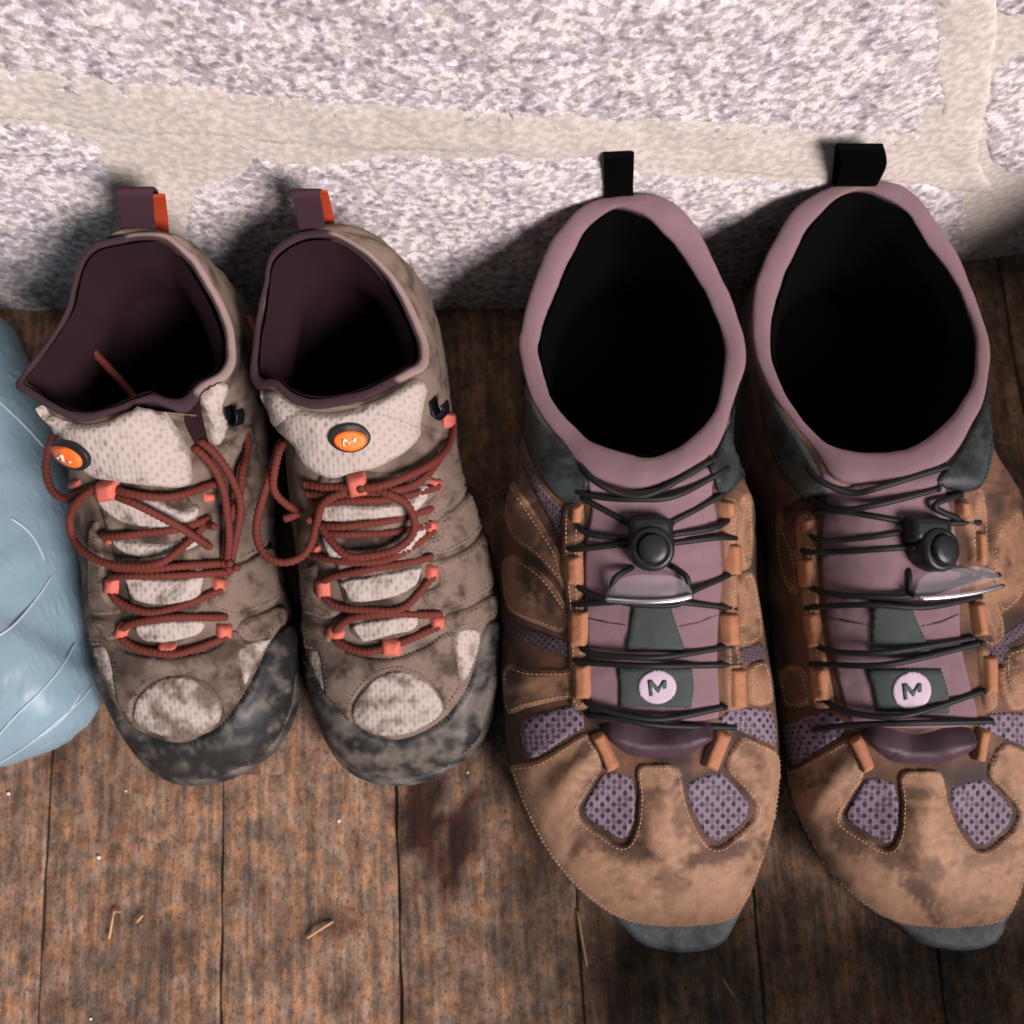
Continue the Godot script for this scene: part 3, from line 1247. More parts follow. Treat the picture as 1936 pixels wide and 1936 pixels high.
func build_boot_left() -> void:
	var t := thing("hiking_boot", Vector3(-0.155, 0, -0.23), "muddy brown laced boot beside the plastic bag, its loosened tongue flopped aside", "boot", "pair of brown laced boots with orange lace loops")
	var o := {
		"heel": [[-0.233, -0.155, -0.155], [-0.231, -0.169, -0.141], [-0.218, -0.186, -0.124], [-0.19, -0.191, -0.118], [-0.15, -0.192, -0.116]],
		"rows": [[1000, 166, 508, 0.03], [1100, 165, 532, 0.03], [1170, 165, 548, 0.03], [1230, 172, 556, 0.03], [1290, 190, 556, 0.028], [1340, 212, 546, 0.026], [1390, 243, 522, 0.024], [1425, 272, 490, 0.022], [1448, 300, 455, 0.02], [1462, 328, 420, 0.02], [1469, 352, 392, 0.02], [1471, 368, 376, 0.02]],
		"ridge": [[270, 920, 0.110], [290, 1000, 0.097], [300, 1080, 0.085], [305, 1160, 0.075], [315, 1225, 0.067], [325, 1290, 0.061], [340, 1350, 0.053], [352, 1400, 0.045], [362, 1435, 0.036], [369, 1460, 0.025], [372, 1470, 0.0205]],
		"ys": 0.02, "spring": [-0.06, 0.002],
		"square": [[-0.24, 2.6], [-0.15, 2.6], [-0.11, 2.1], [-0.06, 2.2], [0.0, 2.3]],
		"rough": 0.0009,
		"tones": suede_tones(0.42, [[250, 1240, 40, 60, 0, 0.8], [430, 1230, 50, 22, -20, 0.8], [300, 1235, 90, 14, 8, 0.7], [400, 1300, 30, 26, 0, 0.55], [205, 1180, 30, 60, 0, 0.6]]),
	}
	o.sole_rows = [[1000, 164, 512, 0.02], [1100, 161, 536, 0.02], [1230, 168, 560, 0.02], [1290, 187, 561, 0.02], [1340, 209, 551, 0.018], [1390, 238, 532, 0.016], [1428, 268, 502, 0.014], [1454, 296, 466, 0.012], [1470, 322, 432, 0.012], [1478, 346, 400, 0.012], [1480, 365, 380, 0.012]]
	o.loop = ring_of([235, 447, 0.135, 300, 440, 0.135, 335, 455, 0.133, 380, 505, 0.128, 415, 565, 0.122, 440, 630, 0.118, 443, 680, 0.117, 425, 715, 0.118, 402, 732, 0.119, 380, 748, 0.119, 352, 782, 0.119, 318, 770, 0.123, 284, 758, 0.126, 246, 770, 0.127, 203, 788, 0.127, 162, 796, 0.127, 116, 783, 0.127, 62, 750, 0.126, 32, 730, 0.125, 45, 705, 0.123, 75, 670, 0.121, 105, 625, 0.119, 130, 580, 0.119, 140, 540, 0.121, 150, 500, 0.127, 175, 464, 0.133], 110)
	var inner := ring_of([240, 460, 0.135, 298, 455, 0.135, 328, 470, 0.133, 365, 517, 0.128, 397, 572, 0.122, 420, 632, 0.118, 424, 675, 0.117, 408, 702, 0.118, 388, 714, 0.119, 368, 726, 0.119, 345, 752, 0.119, 315, 752, 0.123, 284, 742, 0.126, 246, 755, 0.127, 203, 772, 0.127, 162, 780, 0.127, 118, 768, 0.127, 66, 735, 0.126, 46, 722, 0.125, 56, 705, 0.123, 84, 670, 0.121, 113, 627, 0.119, 139, 582, 0.119, 149, 542, 0.121, 160, 504, 0.127, 184, 474, 0.133], 110)
	make_sole("sole", t, M.rubber, o, rand_tones(0.62))
	var s := upper("upper", t, M.suede, o)
	collar("collar", t, M.collar_cloth, o.loop, inner, 0.3, true)
	lining(t, M.plum_lining, M.insole, inner, Vector3(-0.155, 0.032, -0.165), 0.031, 0.052, 0.006)
	# rubber rand round the toe
	patch(s, "toe_rand", t, M.rubber, P([560, 1186, 536, 1182, 510, 1212, 490, 1252, 470, 1292, 442, 1338, 412, 1372, 372, 1394, 345, 1402, 300, 1396, 248, 1370, 222, 1334, 200, 1300, 176, 1240, 168, 1262, 190, 1310, 216, 1360, 240, 1396, 276, 1434, 320, 1462, 370, 1473, 424, 1464, 488, 1430, 524, 1390, 546, 1338, 556, 1270, 562, 1225]), {"th": 0.0022, "edge": 8.0, "step": 9.0, "tones": rand_tones(0.74), "rough": 0.0004, "freq": 200.0})
	# dark gap beside the tongue, and the quarter's beige edge
	patch(s, "gusset", t, M.plum_lining, P([345, 788, 376, 748, 386, 790, 396, 830, 404, 872, 396, 890, 378, 868, 362, 834]), {"th": 0.0004})
	var tg := patch(s, "tongue", t, M.suede, P([250, 905, 330, 915, 372, 960, 378, 1010, 386, 1075, 386, 1120, 380, 1170, 384, 1198, 340, 1212, 290, 1212, 260, 1196, 248, 1160, 238, 1110, 218, 1060, 200, 1000, 188, 950, 200, 915]), {"th": 0.0014, "edge": 12.0, "tones": suede_tones(0.55), "rough": 0.001})
	for q in [[188, 936, 240, 932, 300, 944, 345, 964, 371, 950, 369, 976, 330, 992, 290, 995, 240, 987, 205, 966], [212, 1014, 260, 1020, 310, 1024, 350, 1012, 374, 1004, 376, 1028, 320, 1050, 270, 1052, 236, 1042], [238, 1082, 290, 1090, 340, 1090, 382, 1084, 383, 1106, 372, 1130, 312, 1143, 258, 1133, 243, 1106], [256, 1180, 284, 1173, 330, 1168, 386, 1170, 380, 1196, 345, 1208, 300, 1214, 270, 1206]]:
		patch(s, "knit_window", tg, M.beige_knit, P(q), {"th": 0.0016, "edge": 8.0, "step": 5.0, "lift": 0.0012, "tones": knit_tones(0.25), "rough": 0.0008})
	patch(s, "tongue_flap", t, M.beige_knit, P([40, 750, 62, 764, 88, 779, 118, 794, 162, 803, 203, 796, 226, 786, 246, 778, 284, 768, 310, 777, 328, 799, 342, 822, 356, 848, 363, 880, 362, 911, 339, 922, 300, 920, 261, 916, 220, 909, 185, 902, 145, 876, 110, 847, 74, 816, 48, 780]), {"th": 0.0040, "edge": 12.0, "lift": 0.001, "tones": knit_tones(0.08), "rough": 0.0006, "step": 7.0, "lean": Vector3(0, 1.2, 0.5), "sink": 0.0})
	patch(s, "quarter_edge", t, M.beige_knit, P([378, 724, 406, 720, 430, 727, 418, 775, 430, 806, 410, 842, 398, 832, 390, 778, 376, 758]), {"th": 0.0025, "tones": knit_tones(0.25)})
	var bd := disc(s, "badge_ring", t, M.badge_ring, 154, 850, 36, 0.66, 0.62, {"th": 0.0016, "edge": 5.0, "step": 4.0, "lift": 0.0052})
	disc(s, "badge", t, M.orange_badge, 152, 851, 29, 0.62, 0.62, {"th": 0.0012, "edge": 9.0, "step": 4.0, "lift": 0.0064})
	letter_m(s, bd, M.cream_print, 149, 855, 19, 0.62, 0.55, {"th": 0.0004, "edge": 2.0, "step": 3.0, "lift": 0.0075})
	# overlapping suede panels of the right side
	var so := {"th": 0.0016, "edge": 9.0, "tones": suede_tones(0.3), "rough": 0.0006, "stitch": [9.0, M.thread_taupe]}
	patch(s, "suede_panel", t, M.suede, P([420, 850, 470, 800, 486, 850, 496, 905, 486, 935, 462, 958, 436, 985, 422, 950, 424, 900]), so)
	patch(s, "suede_panel", t, M.suede, P([436, 990, 466, 958, 492, 938, 504, 960, 508, 1020, 490, 1045, 462, 1058, 438, 1066, 420, 1040, 424, 1010]), so)
	patch(s, "suede_panel", t, M.suede, P([434, 1074, 470, 1056, 512, 1030, 524, 1080, 530, 1124, 518, 1142, 480, 1156, 446, 1168, 420, 1160, 392, 1146, 398, 1120, 420, 1100]), so)
	patch(s, "suede_panel", t, M.suede, P([455, 1172, 486, 1160, 530, 1144, 542, 1168, 520, 1196, 494, 1212, 462, 1212, 446, 1196]), so)
	patch(s, "suede_panel", t, M.suede, P([168, 1000, 188, 985, 196, 1040, 200, 1080, 208, 1130, 232, 1158, 200, 1164, 172, 1158, 166, 1100]), so)
	patch(s, "suede_panel", t, M.suede, P([168, 1170, 204, 1170, 226, 1186, 224, 1206, 196, 1214, 172, 1206]), so)
	patch(s, "vamp", t, M.suede, P([172, 1180, 198, 1180, 214, 1206, 240, 1230, 315, 1242, 400, 1226, 442, 1190, 470, 1214, 508, 1204, 452, 1226, 450, 1262, 456, 1298, 440, 1330, 424, 1354, 416, 1328, 394, 1298, 362, 1280, 330, 1275, 300, 1282, 262, 1312, 252, 1345, 250, 1366, 234, 1345, 222, 1318, 214, 1262, 200, 1222, 174, 1220]), {"th": 0.0016, "edge": 6.0, "tones": suede_tones(0.42, o.tones[4]), "rough": 0.0006, "stitch": [7.0, M.thread_taupe]})
	# knit windows of the toe
	patch(s, "knit_window", t, M.beige_knit, P([300, 1284, 330, 1277, 362, 1282, 392, 1300, 414, 1330, 420, 1350, 410, 1370, 382, 1388, 345, 1398, 302, 1390, 264, 1374, 252, 1350, 262, 1315]), {"th": 0.0012, "edge": 6.0, "tones": knit_tones(0.55)})
	patch(s, "knit_window", t, M.beige_knit, P([452, 1225, 512, 1206, 494, 1240, 474, 1280, 462, 1296, 454, 1262]), {"th": 0.0008, "edge": 6.0, "tones": knit_tones(0.4)})
	patch(s, "knit_window", t, M.beige_knit, P([176, 1222, 200, 1222, 214, 1262, 222, 1318, 204, 1290, 184, 1256]), {"th": 0.0008, "edge": 6.0, "tones": knit_tones(0.45)})
	# orange lace loops
	for q in [[208, 902, 214, 942, 40, 0.0065], [140, 908, 146, 924, 26, 0.002], [440, 905, 440, 932, 24, 0.002], [394, 930, 396, 950, 22, 0.002], [208, 1010, 212, 1030, 22, 0.002], [214, 1090, 212, 1124, 26, 0.0032], [414, 1090, 412, 1120, 26, 0.0032], [238, 1178, 226, 1208, 24, 0.003], [424, 1178, 423, 1208, 32, 0.0035], [318, 1214, 316, 1244, 38, 0.0035]]:
		box_tab(s, "lace_loop", t, M.orange_web, Vector2(q[0], q[1]), Vector2(q[2], q[3]), q[4], q[5])
	hook(s, t, 430, 785, 0.6)
	var r := 0.00175
	var red: Array = []
	red.append(cord(s, v3([190, 916, 0.004, 165, 938, 0.003, 152, 968, 0.003, 158, 1005, 0.004, 182, 1034, 0.005, 220, 1052, 0.006, 265, 1058, 0.006, 318, 1046, 0.007, 356, 1022, 0.008, 386, 990, 0.007]), r, 0.13))
	red.append(cord(s, v3([216, 918, 0.002, 262, 926, 0.004, 320, 932, 0.004, 368, 930, 0.004, 396, 915, 0.003]), r, 0.13))
	red.append(cord(s, v3([212, 930, 0.003, 262, 938, 0.005, 306, 962, 0.006, 342, 990, 0.006, 366, 1012, 0.004, 388, 1030, 0.003]), r, 0.13))
	red.append(cord(s, v3([366, 848, 0.004, 384, 880, 0.005, 396, 920, 0.007, 400, 970, 0.008, 406, 1010, 0.008, 416, 1050, 0.006, 424, 1074, 0.004]), r, 0.13))
	red.append(cord(s, v3([378, 836, 0.003, 396, 868, 0.005, 408, 910, 0.009, 412, 960, 0.011, 418, 1010, 0.011, 430, 1070, 0.007]), r, 0.13))
	red.append(cord(s, v3([462, 822, 0.004, 446, 850, 0.004, 430, 888, 0.006, 420, 930, 0.008, 408, 985, 0.006, 412, 1030, 0.007, 420, 1062, 0.006]), r, 0.13))
	red.append(cord(s, v3([220, 1072, 0.002, 280, 1068, 0.003, 340, 1062, 0.003, 390, 1056, 0.003, 416, 1064, 0.003]), r, 0.13))
	red.append(cord(s, v3([214, 1088, 0.002, 262, 1080, 0.003, 330, 1080, 0.003, 400, 1084, 0.002, 430, 1080, 0.002]), r, 0.13))
	red.append(cord(s, v3([212, 1118, 0.002, 240, 1140, 0.001, 300, 1154, 0.001, 360, 1146, 0.001, 412, 1116, 0.002]), r, 0.12))
	red.append(cord(s, v3([232, 1188, 0.002, 262, 1172, 0.002, 330, 1162, 0.002, 384, 1156, 0.002, 424, 1166, 0.001]), r, 0.12))
	red.append(cord(s, v3([230, 1202, 0.002, 262, 1222, 0.001, 300, 1230, 0.0015, 340, 1232, 0.0015, 390, 1222, 0.001, 424, 1204, 0.002]), r, 0.12))
	red.append(cord(s, v3([196, 1010, 0.002, 250, 1006, 0.002, 320, 1002, 0.002, 388, 980, 0.002]), r, 0.12))
	red.append(cord(s, v3([140, 610, 1.108, 160, 645, 1.104, 200, 690, 1.1, 245, 740, 1.098, 262, 768, 1.095]), r, 0.12))
	red.append(cord(s, v3([104, 815, 1.085, 90, 858, 1.085, 88, 900, 1.087, 104, 934, 1.088, 132, 944, 1.09, 160, 930, 1.094, 190, 914, 0.004]), r, 0.13))
	join("lace", red, M.lace_red, t)
	# heel loop
	strap(t, "pull_tab", M.plum_web, [[262, 470, -0.222], [262, 440, -0.2265], [257, 395, -0.2275], [255, 362, -0.229], [259, 357, -0.233], [268, 372, -0.2365], [274, 440, -0.235]], 0.0145, 0.0014)
	strap(t, "pull_tab_lining", M.orange_tape, [[307, 445, -0.2325], [303, 405, -0.2335], [298, 369, -0.2325], [294, 372, -0.2318]], 0.0062, 0.001)


func build_boot_right() -> void:
	var t := thing("hiking_boot", Vector3(-0.068, 0, -0.235), "muddy brown laced boot with a looped red bow, beside the larger walking shoe", "boot", "pair of brown laced boots with orange lace loops")
	var o := {
		"heel": [[-0.236, -0.068, -0.068], [-0.234, -0.082, -0.054], [-0.22, -0.1, -0.036], [-0.19, -0.105, -0.031], [-0.15, -0.104, -0.026]],
		"rows": [[1000, 562, 908, 0.03], [1100, 568, 934, 0.03], [1170, 570, 944, 0.03], [1230, 574, 944, 0.03], [1290, 588, 940, 0.028], [1340, 602, 929, 0.026], [1390, 622, 906, 0.024], [1425, 644, 874, 0.022], [1448, 668, 840, 0.02], [1462, 698, 806, 0.02], [1468, 728, 778, 0.02], [1470, 748, 758, 0.02]],
		"ridge": [[655, 905, 0.112], [680, 1000, 0.097], [700, 1080, 0.085], [720, 1160, 0.075], [735, 1225, 0.067], [745, 1290, 0.061], [752, 1350, 0.053], [755, 1400, 0.044], [758, 1435, 0.034], [760, 1458, 0.023], [761, 1469, 0.0205]],
		"ys": 0.02, "spring": [-0.06, 0.002],
		"square": [[-0.24, 2.6], [-0.15, 2.6], [-0.11, 2.1], [-0.06, 2.2], [0.0, 2.3]],
		"rough": 0.0009,
		"tones": suede_tones(0.3, [[690, 1250, 50, 16, 10, 0.6], [850, 1262, 22, 18, 0, 0.8], [800, 1225, 14, 20, 0, 0.6], [610, 1250, 24, 40, 0, 0.5]]),
	}
	o.sole_rows = [[1000, 560, 911, 0.02], [1100, 565, 938, 0.02], [1230, 570, 948, 0.02], [1290, 584, 944, 0.02], [1340, 598, 933, 0.018], [1390, 617, 912, 0.016], [1428, 640, 882, 0.014], [1454, 664, 846, 0.012], [1470, 694, 812, 0.012], [1478, 725, 782, 0.012], [1480, 746, 762, 0.012]]
	o.loop = ring_of([600, 438, 0.135, 640, 443, 0.134, 690, 470, 0.131, 735, 515, 0.126, 775, 575, 0.121, 802, 635, 0.118, 806, 680, 0.119, 797, 702, 0.121, 783, 708, 0.122, 724, 742, 0.126, 663, 764, 0.128, 605, 771, 0.128, 560, 761, 0.127, 516, 730, 0.125, 488, 732, 0.121, 476, 700, 0.119, 481, 640, 0.118, 490, 600, 0.118, 497, 560, 0.121, 505, 500, 0.128, 530, 462, 0.132, 565, 443, 0.134], 110)
	var inner := ring_of([600, 452, 0.135, 638, 456, 0.134, 682, 482, 0.131, 722, 524, 0.126, 757, 582, 0.121, 781, 640, 0.118, 785, 675, 0.119, 776, 690, 0.121, 764, 696, 0.122, 716, 724, 0.126, 660, 745, 0.128, 605, 752, 0.128, 562, 743, 0.127, 522, 714, 0.125, 500, 714, 0.121, 490, 696, 0.119, 492, 642, 0.118, 500, 602, 0.118, 506, 562, 0.121, 514, 504, 0.128, 538, 474, 0.132, 570, 457, 0.134], 110)
	make_sole("sole", t, M.rubber, o, rand_tones(0.5))
	var s := upper("upper", t, M.suede, o)
	collar("collar", t, M.collar_cloth, o.loop, inner, 0.3, true)
	lining(t, M.plum_lining, M.insole, inner, Vector3(-0.068, 0.032, -0.165), 0.031, 0.052, 0.006)
	patch(s, "toe_rand", t, M.rubber, P([948, 1180, 922, 1176, 908, 1204, 898, 1250, 880, 1300, 845, 1350, 800, 1382, 760, 1395, 735, 1395, 692, 1380, 642, 1340, 610, 1300, 586, 1258, 578, 1240, 574, 1262, 590, 1316, 606, 1364, 628, 1406, 660, 1444, 700, 1465, 752, 1472, 804, 1464, 858, 1438, 900, 1396, 922, 1340, 938, 1290, 946, 1240]), {"th": 0.0022, "edge": 8.0, "step": 9.0, "tones": rand_tones(0.48), "rough": 0.0004, "freq": 200.0})
	var tg := patch(s, "tongue", t, M.suede, P([620, 890, 720, 890, 780, 915, 812, 950, 806, 1010, 800, 1060, 798, 1120, 792, 1150, 796, 1190, 760, 1206, 700, 1214, 664, 1200, 656, 1160, 642, 1110, 632, 1060, 608, 1000, 598, 950, 600, 910]), {"th": 0.0014, "edge": 12.0, "tones": suede_tones(0.5), "rough": 0.001})
	for q in [[616, 950, 690, 953, 756, 948, 770, 944, 796, 914, 808, 924, 800, 948, 770, 972, 690, 980, 616, 982], [612, 1006, 650, 1036, 700, 1046, 745, 1036, 780, 1000, 800, 984, 802, 1010, 775, 1042, 720, 1060, 660, 1060, 626, 1048], [644, 1096, 690, 1086, 740, 1078, 792, 1068, 794, 1086, 780, 1110, 730, 1131, 666, 1136, 654, 1115], [668, 1176, 720, 1166, 786, 1160, 784, 1188, 740, 1200, 690, 1212, 674, 1196]]:
		patch(s, "knit_window", tg, M.beige_knit, P(q), {"th": 0.0016, "edge": 8.0, "step": 5.0, "lift": 0.0012, "tones": knit_tones(0.15), "rough": 0.0012})
	patch(s, "tongue_flap", t, M.beige_knit, P([486, 746, 500, 738, 518, 742, 540, 759, 571, 774, 605, 781, 640, 780, 663, 775, 700, 762, 724, 753, 755, 735, 782, 718, 800, 720, 806, 736, 800, 762, 795, 795, 792, 827, 768, 853, 740, 870, 710, 885, 672, 893, 635, 904, 604, 895, 574, 872, 559, 841, 538, 820, 516, 798, 496, 770]), {"th": 0.0040, "edge": 12.0, "lift": 0.001, "tones": knit_tones(0.0), "rough": 0.0006, "step": 7.0, "lean": Vector3(0, 1.2, 0.5), "sink": 0.0})
	var bd := disc(s, "badge_ring", t, M.badge_ring, 661, 822, 37, 0.78, 0.1, {"th": 0.0016, "edge": 5.0, "step": 4.0, "lift": 0.0052})
	disc(s, "badge", t, M.orange_badge, 662, 827, 31, 0.72, 0.1, {"th": 0.0012, "edge": 9.0, "step": 4.0, "lift": 0.0064})
	letter_m(s, bd, M.cream_print, 661, 829, 20, 0.72, -0.1, {"th": 0.0004, "edge": 2.0, "step": 3.0, "lift": 0.0075})
	var so := {"th": 0.0016, "edge": 9.0, "tones": suede_tones(0.2), "rough": 0.0006, "stitch": [9.0, M.thread_taupe]}
	patch(s, "suede_panel", t, M.suede, P([836, 830, 852, 790, 876, 830, 890, 890, 884, 925, 860, 950, 836, 972, 812, 978, 800, 955, 822, 930, 812, 890, 826, 862]), so)
	patch(s, "suede_panel", t, M.suede, P([822, 986, 862, 954, 892, 926, 906, 960, 910, 1000, 886, 1024, 850, 1044, 826, 1050, 800, 1040, 796, 1018, 824, 1012]), so)
	patch(s, "suede_panel", t, M.suede, P([806, 1062, 850, 1050, 888, 1030, 916, 1004, 926, 1050, 932, 1104, 920, 1120, 874, 1142, 836, 1156, 806, 1146, 796, 1120, 826, 1104, 824, 1078]), so)
	patch(s, "suede_panel", t, M.suede, P([840, 1162, 886, 1146, 934, 1122, 942, 1156, 920, 1178, 890, 1186, 856, 1192, 840, 1182]), so)
	patch(s, "suede_panel", t, M.suede, P([572, 1075, 598, 1062, 606, 1090, 602, 1120, 616, 1142, 650, 1156, 620, 1172, 596, 1164, 576, 1158, 570, 1110]), so)
	patch(s, "suede_panel", t, M.suede, P([572, 1172, 606, 1180, 632, 1192, 622, 1222, 596, 1222, 576, 1210]), so)
	patch(s, "vamp", t, M.suede, P([578, 1176, 602, 1186, 634, 1214, 670, 1234, 735, 1244, 800, 1222, 842, 1194, 866, 1194, 906, 1186, 864, 1196, 861, 1252, 872, 1290, 858, 1320, 840, 1345, 830, 1313, 800, 1283, 758, 1267, 720, 1273, 690, 1296, 666, 1335, 666, 1368, 644, 1344, 619, 1316, 612, 1270, 604, 1232, 578, 1224]), {"th": 0.0016, "edge": 6.0, "tones": suede_tones(0.3, o.tones[4]), "rough": 0.0006, "stitch": [7.0, M.thread_taupe]})
	patch(s, "knit_window", t, M.beige_knit, P([720, 1275, 758, 1268, 800, 1284, 830, 1315, 838, 1345, 802, 1374, 750, 1392, 702, 1385, 670, 1366, 667, 1335, 690, 1298]), {"th": 0.0012, "edge": 6.0, "tones": knit_tones(0.4)})
	patch(s, "knit_window", t, M.beige_knit, P([866, 1194, 904, 1190, 908, 1216, 894, 1262, 876, 1290, 862, 1252]), {"th": 0.0008, "edge": 6.0, "tones": knit_tones(0.25)})
	patch(s, "knit_window", t, M.beige_knit, P([584, 1228, 606, 1232, 616, 1276, 618, 1314, 602, 1290, 588, 1258]), {"th": 0.0008, "edge": 6.0, "tones": knit_tones(0.3)})
	for q in [[672, 890, 680, 934, 40, 0.0065], [846, 780, 848, 810, 17, 0.003], [821, 904, 820, 930, 22, 0.003], [814, 982, 812, 1010, 23, 0.003], [816, 1066, 814, 1098, 25, 0.0034], [596, 1030, 600, 1050, 20, 0.002], [612, 1092, 615, 1132, 23, 0.0034], [640, 1186, 630, 1210, 34, 0.003], [826, 1162, 826, 1190, 28, 0.0035], [741, 1205, 740, 1240, 40, 0.004]]:
		box_tab(s, "lace_loop", t, M.orange_web, Vector2(q[0], q[1]), Vector2(q[2], q[3]), q[4], q[5])
	hook(s, t, 818, 770, 0.5)
	var r := 0.00175
	var red: Array = []
	red.append(cord(s, v3([848, 800, 0.002, 836, 842, 0.002, 806, 874, 0.003, 760, 896, 0.004, 700, 912, 0.005, 640, 918, 0.003, 585, 912, 0.002]), r, 0.13))
	red.append(cord(s, v3([826, 862, 0.002, 796, 896, 0.003, 760, 916, 0.004, 712, 922, 0.003, 650, 925, 0.002, 590, 930, 0.002]), r, 0.13))
	red.append(cord(s, v3([534, 838, 0.003, 514, 890, 1.098, 494, 950, 1.094, 484, 1000, 1.092, 494, 1040, 1.09, 520, 1062, 1.09, 558, 1060, 1.09, 586, 1034, 1.088, 600, 985, 1.098, 614, 948, 1.108, 640, 924, 0.006, 684, 914, 0.006]), r, 0.13))
	red.append(cord(s, v3([540, 838, 0.004, 552, 876, 0.006, 558, 920, 0.008, 566, 950, 0.008, 572, 968, 0.008]), r, 0.13))
	red.append(cord(s, v3([690, 916, 0.006, 730, 922, 0.007, 758, 942, 0.007, 770, 975, 0.008, 764, 1008, 0.007, 738, 1030, 0.006, 700, 1038, 0.006, 660, 1034, 0.006, 620, 1012, 0.006, 600, 975, 0.005]), r, 0.13))
	red.append(cord(s, v3([596, 950, 0.001, 660, 942, 0.001, 730, 940, 0.001, 800, 935, 0.002, 820, 920, 0.002]), r, 0.12))
	red.append(cord(s, v3([600, 985, 0.001, 660, 990, 0.001, 730, 985, 0.001, 812, 960, 0.001]), r, 0.12))
	red.append(cord(s, v3([610, 1000, 0.001, 660, 1006, 0.001, 740, 1000, 0.001, 812, 990, 0.001]), r, 0.12))
	red.append(cord(s, v3([596, 1046, 0.001, 650, 1056, 0.001, 730, 1054, 0.001, 790, 1034, 0.001, 814, 1004, 0.002]), r, 0.12))
	red.append(cord(s, v3([614, 1098, 0.002, 640, 1084, 0.001, 700, 1072, 0.001, 770, 1066, 0.001, 812, 1052, 0.001]), r, 0.12))
	red.append(cord(s, v3([614, 1122, 0.002, 640, 1142, 0.001, 700, 1150, 0.001, 760, 1148, 0.001, 800, 1120, 0.001, 814, 1090, 0.002]), r, 0.12))
	red.append(cord(s, v3([636, 1192, 0.002, 664, 1166, 0.001, 720, 1158, 0.001, 780, 1152, 0.001, 830, 1160, 0.001]), r, 0.12))
	red.append(cord(s, v3([634, 1204, 0.002, 668, 1224, 0.001, 710, 1228, 0.001, 770, 1220, 0.001, 824, 1184, 0.002]), r, 0.12))
	red.append(cord(s, v3([470, 600, 1.1, 490, 640, 1.108, 510, 680, 1.1, 522, 706, 1.095]), r, 0.12))
	join("lace", red, M.lace_red, t)
	strap(t, "pull_tab", M.plum_web, [[594, 470, -0.2205], [592, 440, -0.2255], [585, 400, -0.2275], [578, 366, -0.229], [580, 360, -0.2325], [588, 372, -0.236], [598, 440, -0.234]], 0.0112, 0.0014)
	strap(t, "pull_tab_lining", M.orange_tape, [[625, 442, -0.2325], [617, 400, -0.233], [608, 364, -0.2325], [604, 364, -0.2318]], 0.0052, 0.001)


# ---------------------------------------------------------------- walking shoes

func to_right(q: Vector2, on: bool) -> Vector2:   # where a point of the left walking shoe lies on the right one
	if not on: return q
	var ys := PackedFloat32Array([345, 640, 850, 1080, 1200, 1300, 1400, 1520, 1750])
	return Vector2(q.x + pchip(ys, PackedFloat32Array([460, 452, 438, 450, 458, 480, 495, 497, 514]), q.y), q.y + pchip(ys, PackedFloat32Array([-24, -14, -8, -4, 0, 7, 12, 10, 2]), q.y))


func base_leather_tones(spots: Array) -> Array:
	return [lin(118, 82, 58), lin(50, 34, 26), 34.0, 0.45, spots]


func toe_tones(spots: Array) -> Array:
	return [lin(170, 133, 103), lin(70, 46, 33), 30.0, 0.16, spots]


func leather_tones(spots: Array) -> Array:
	return [lin(160, 120, 90), lin(68, 45, 32), 34.0, 0.36, spots]


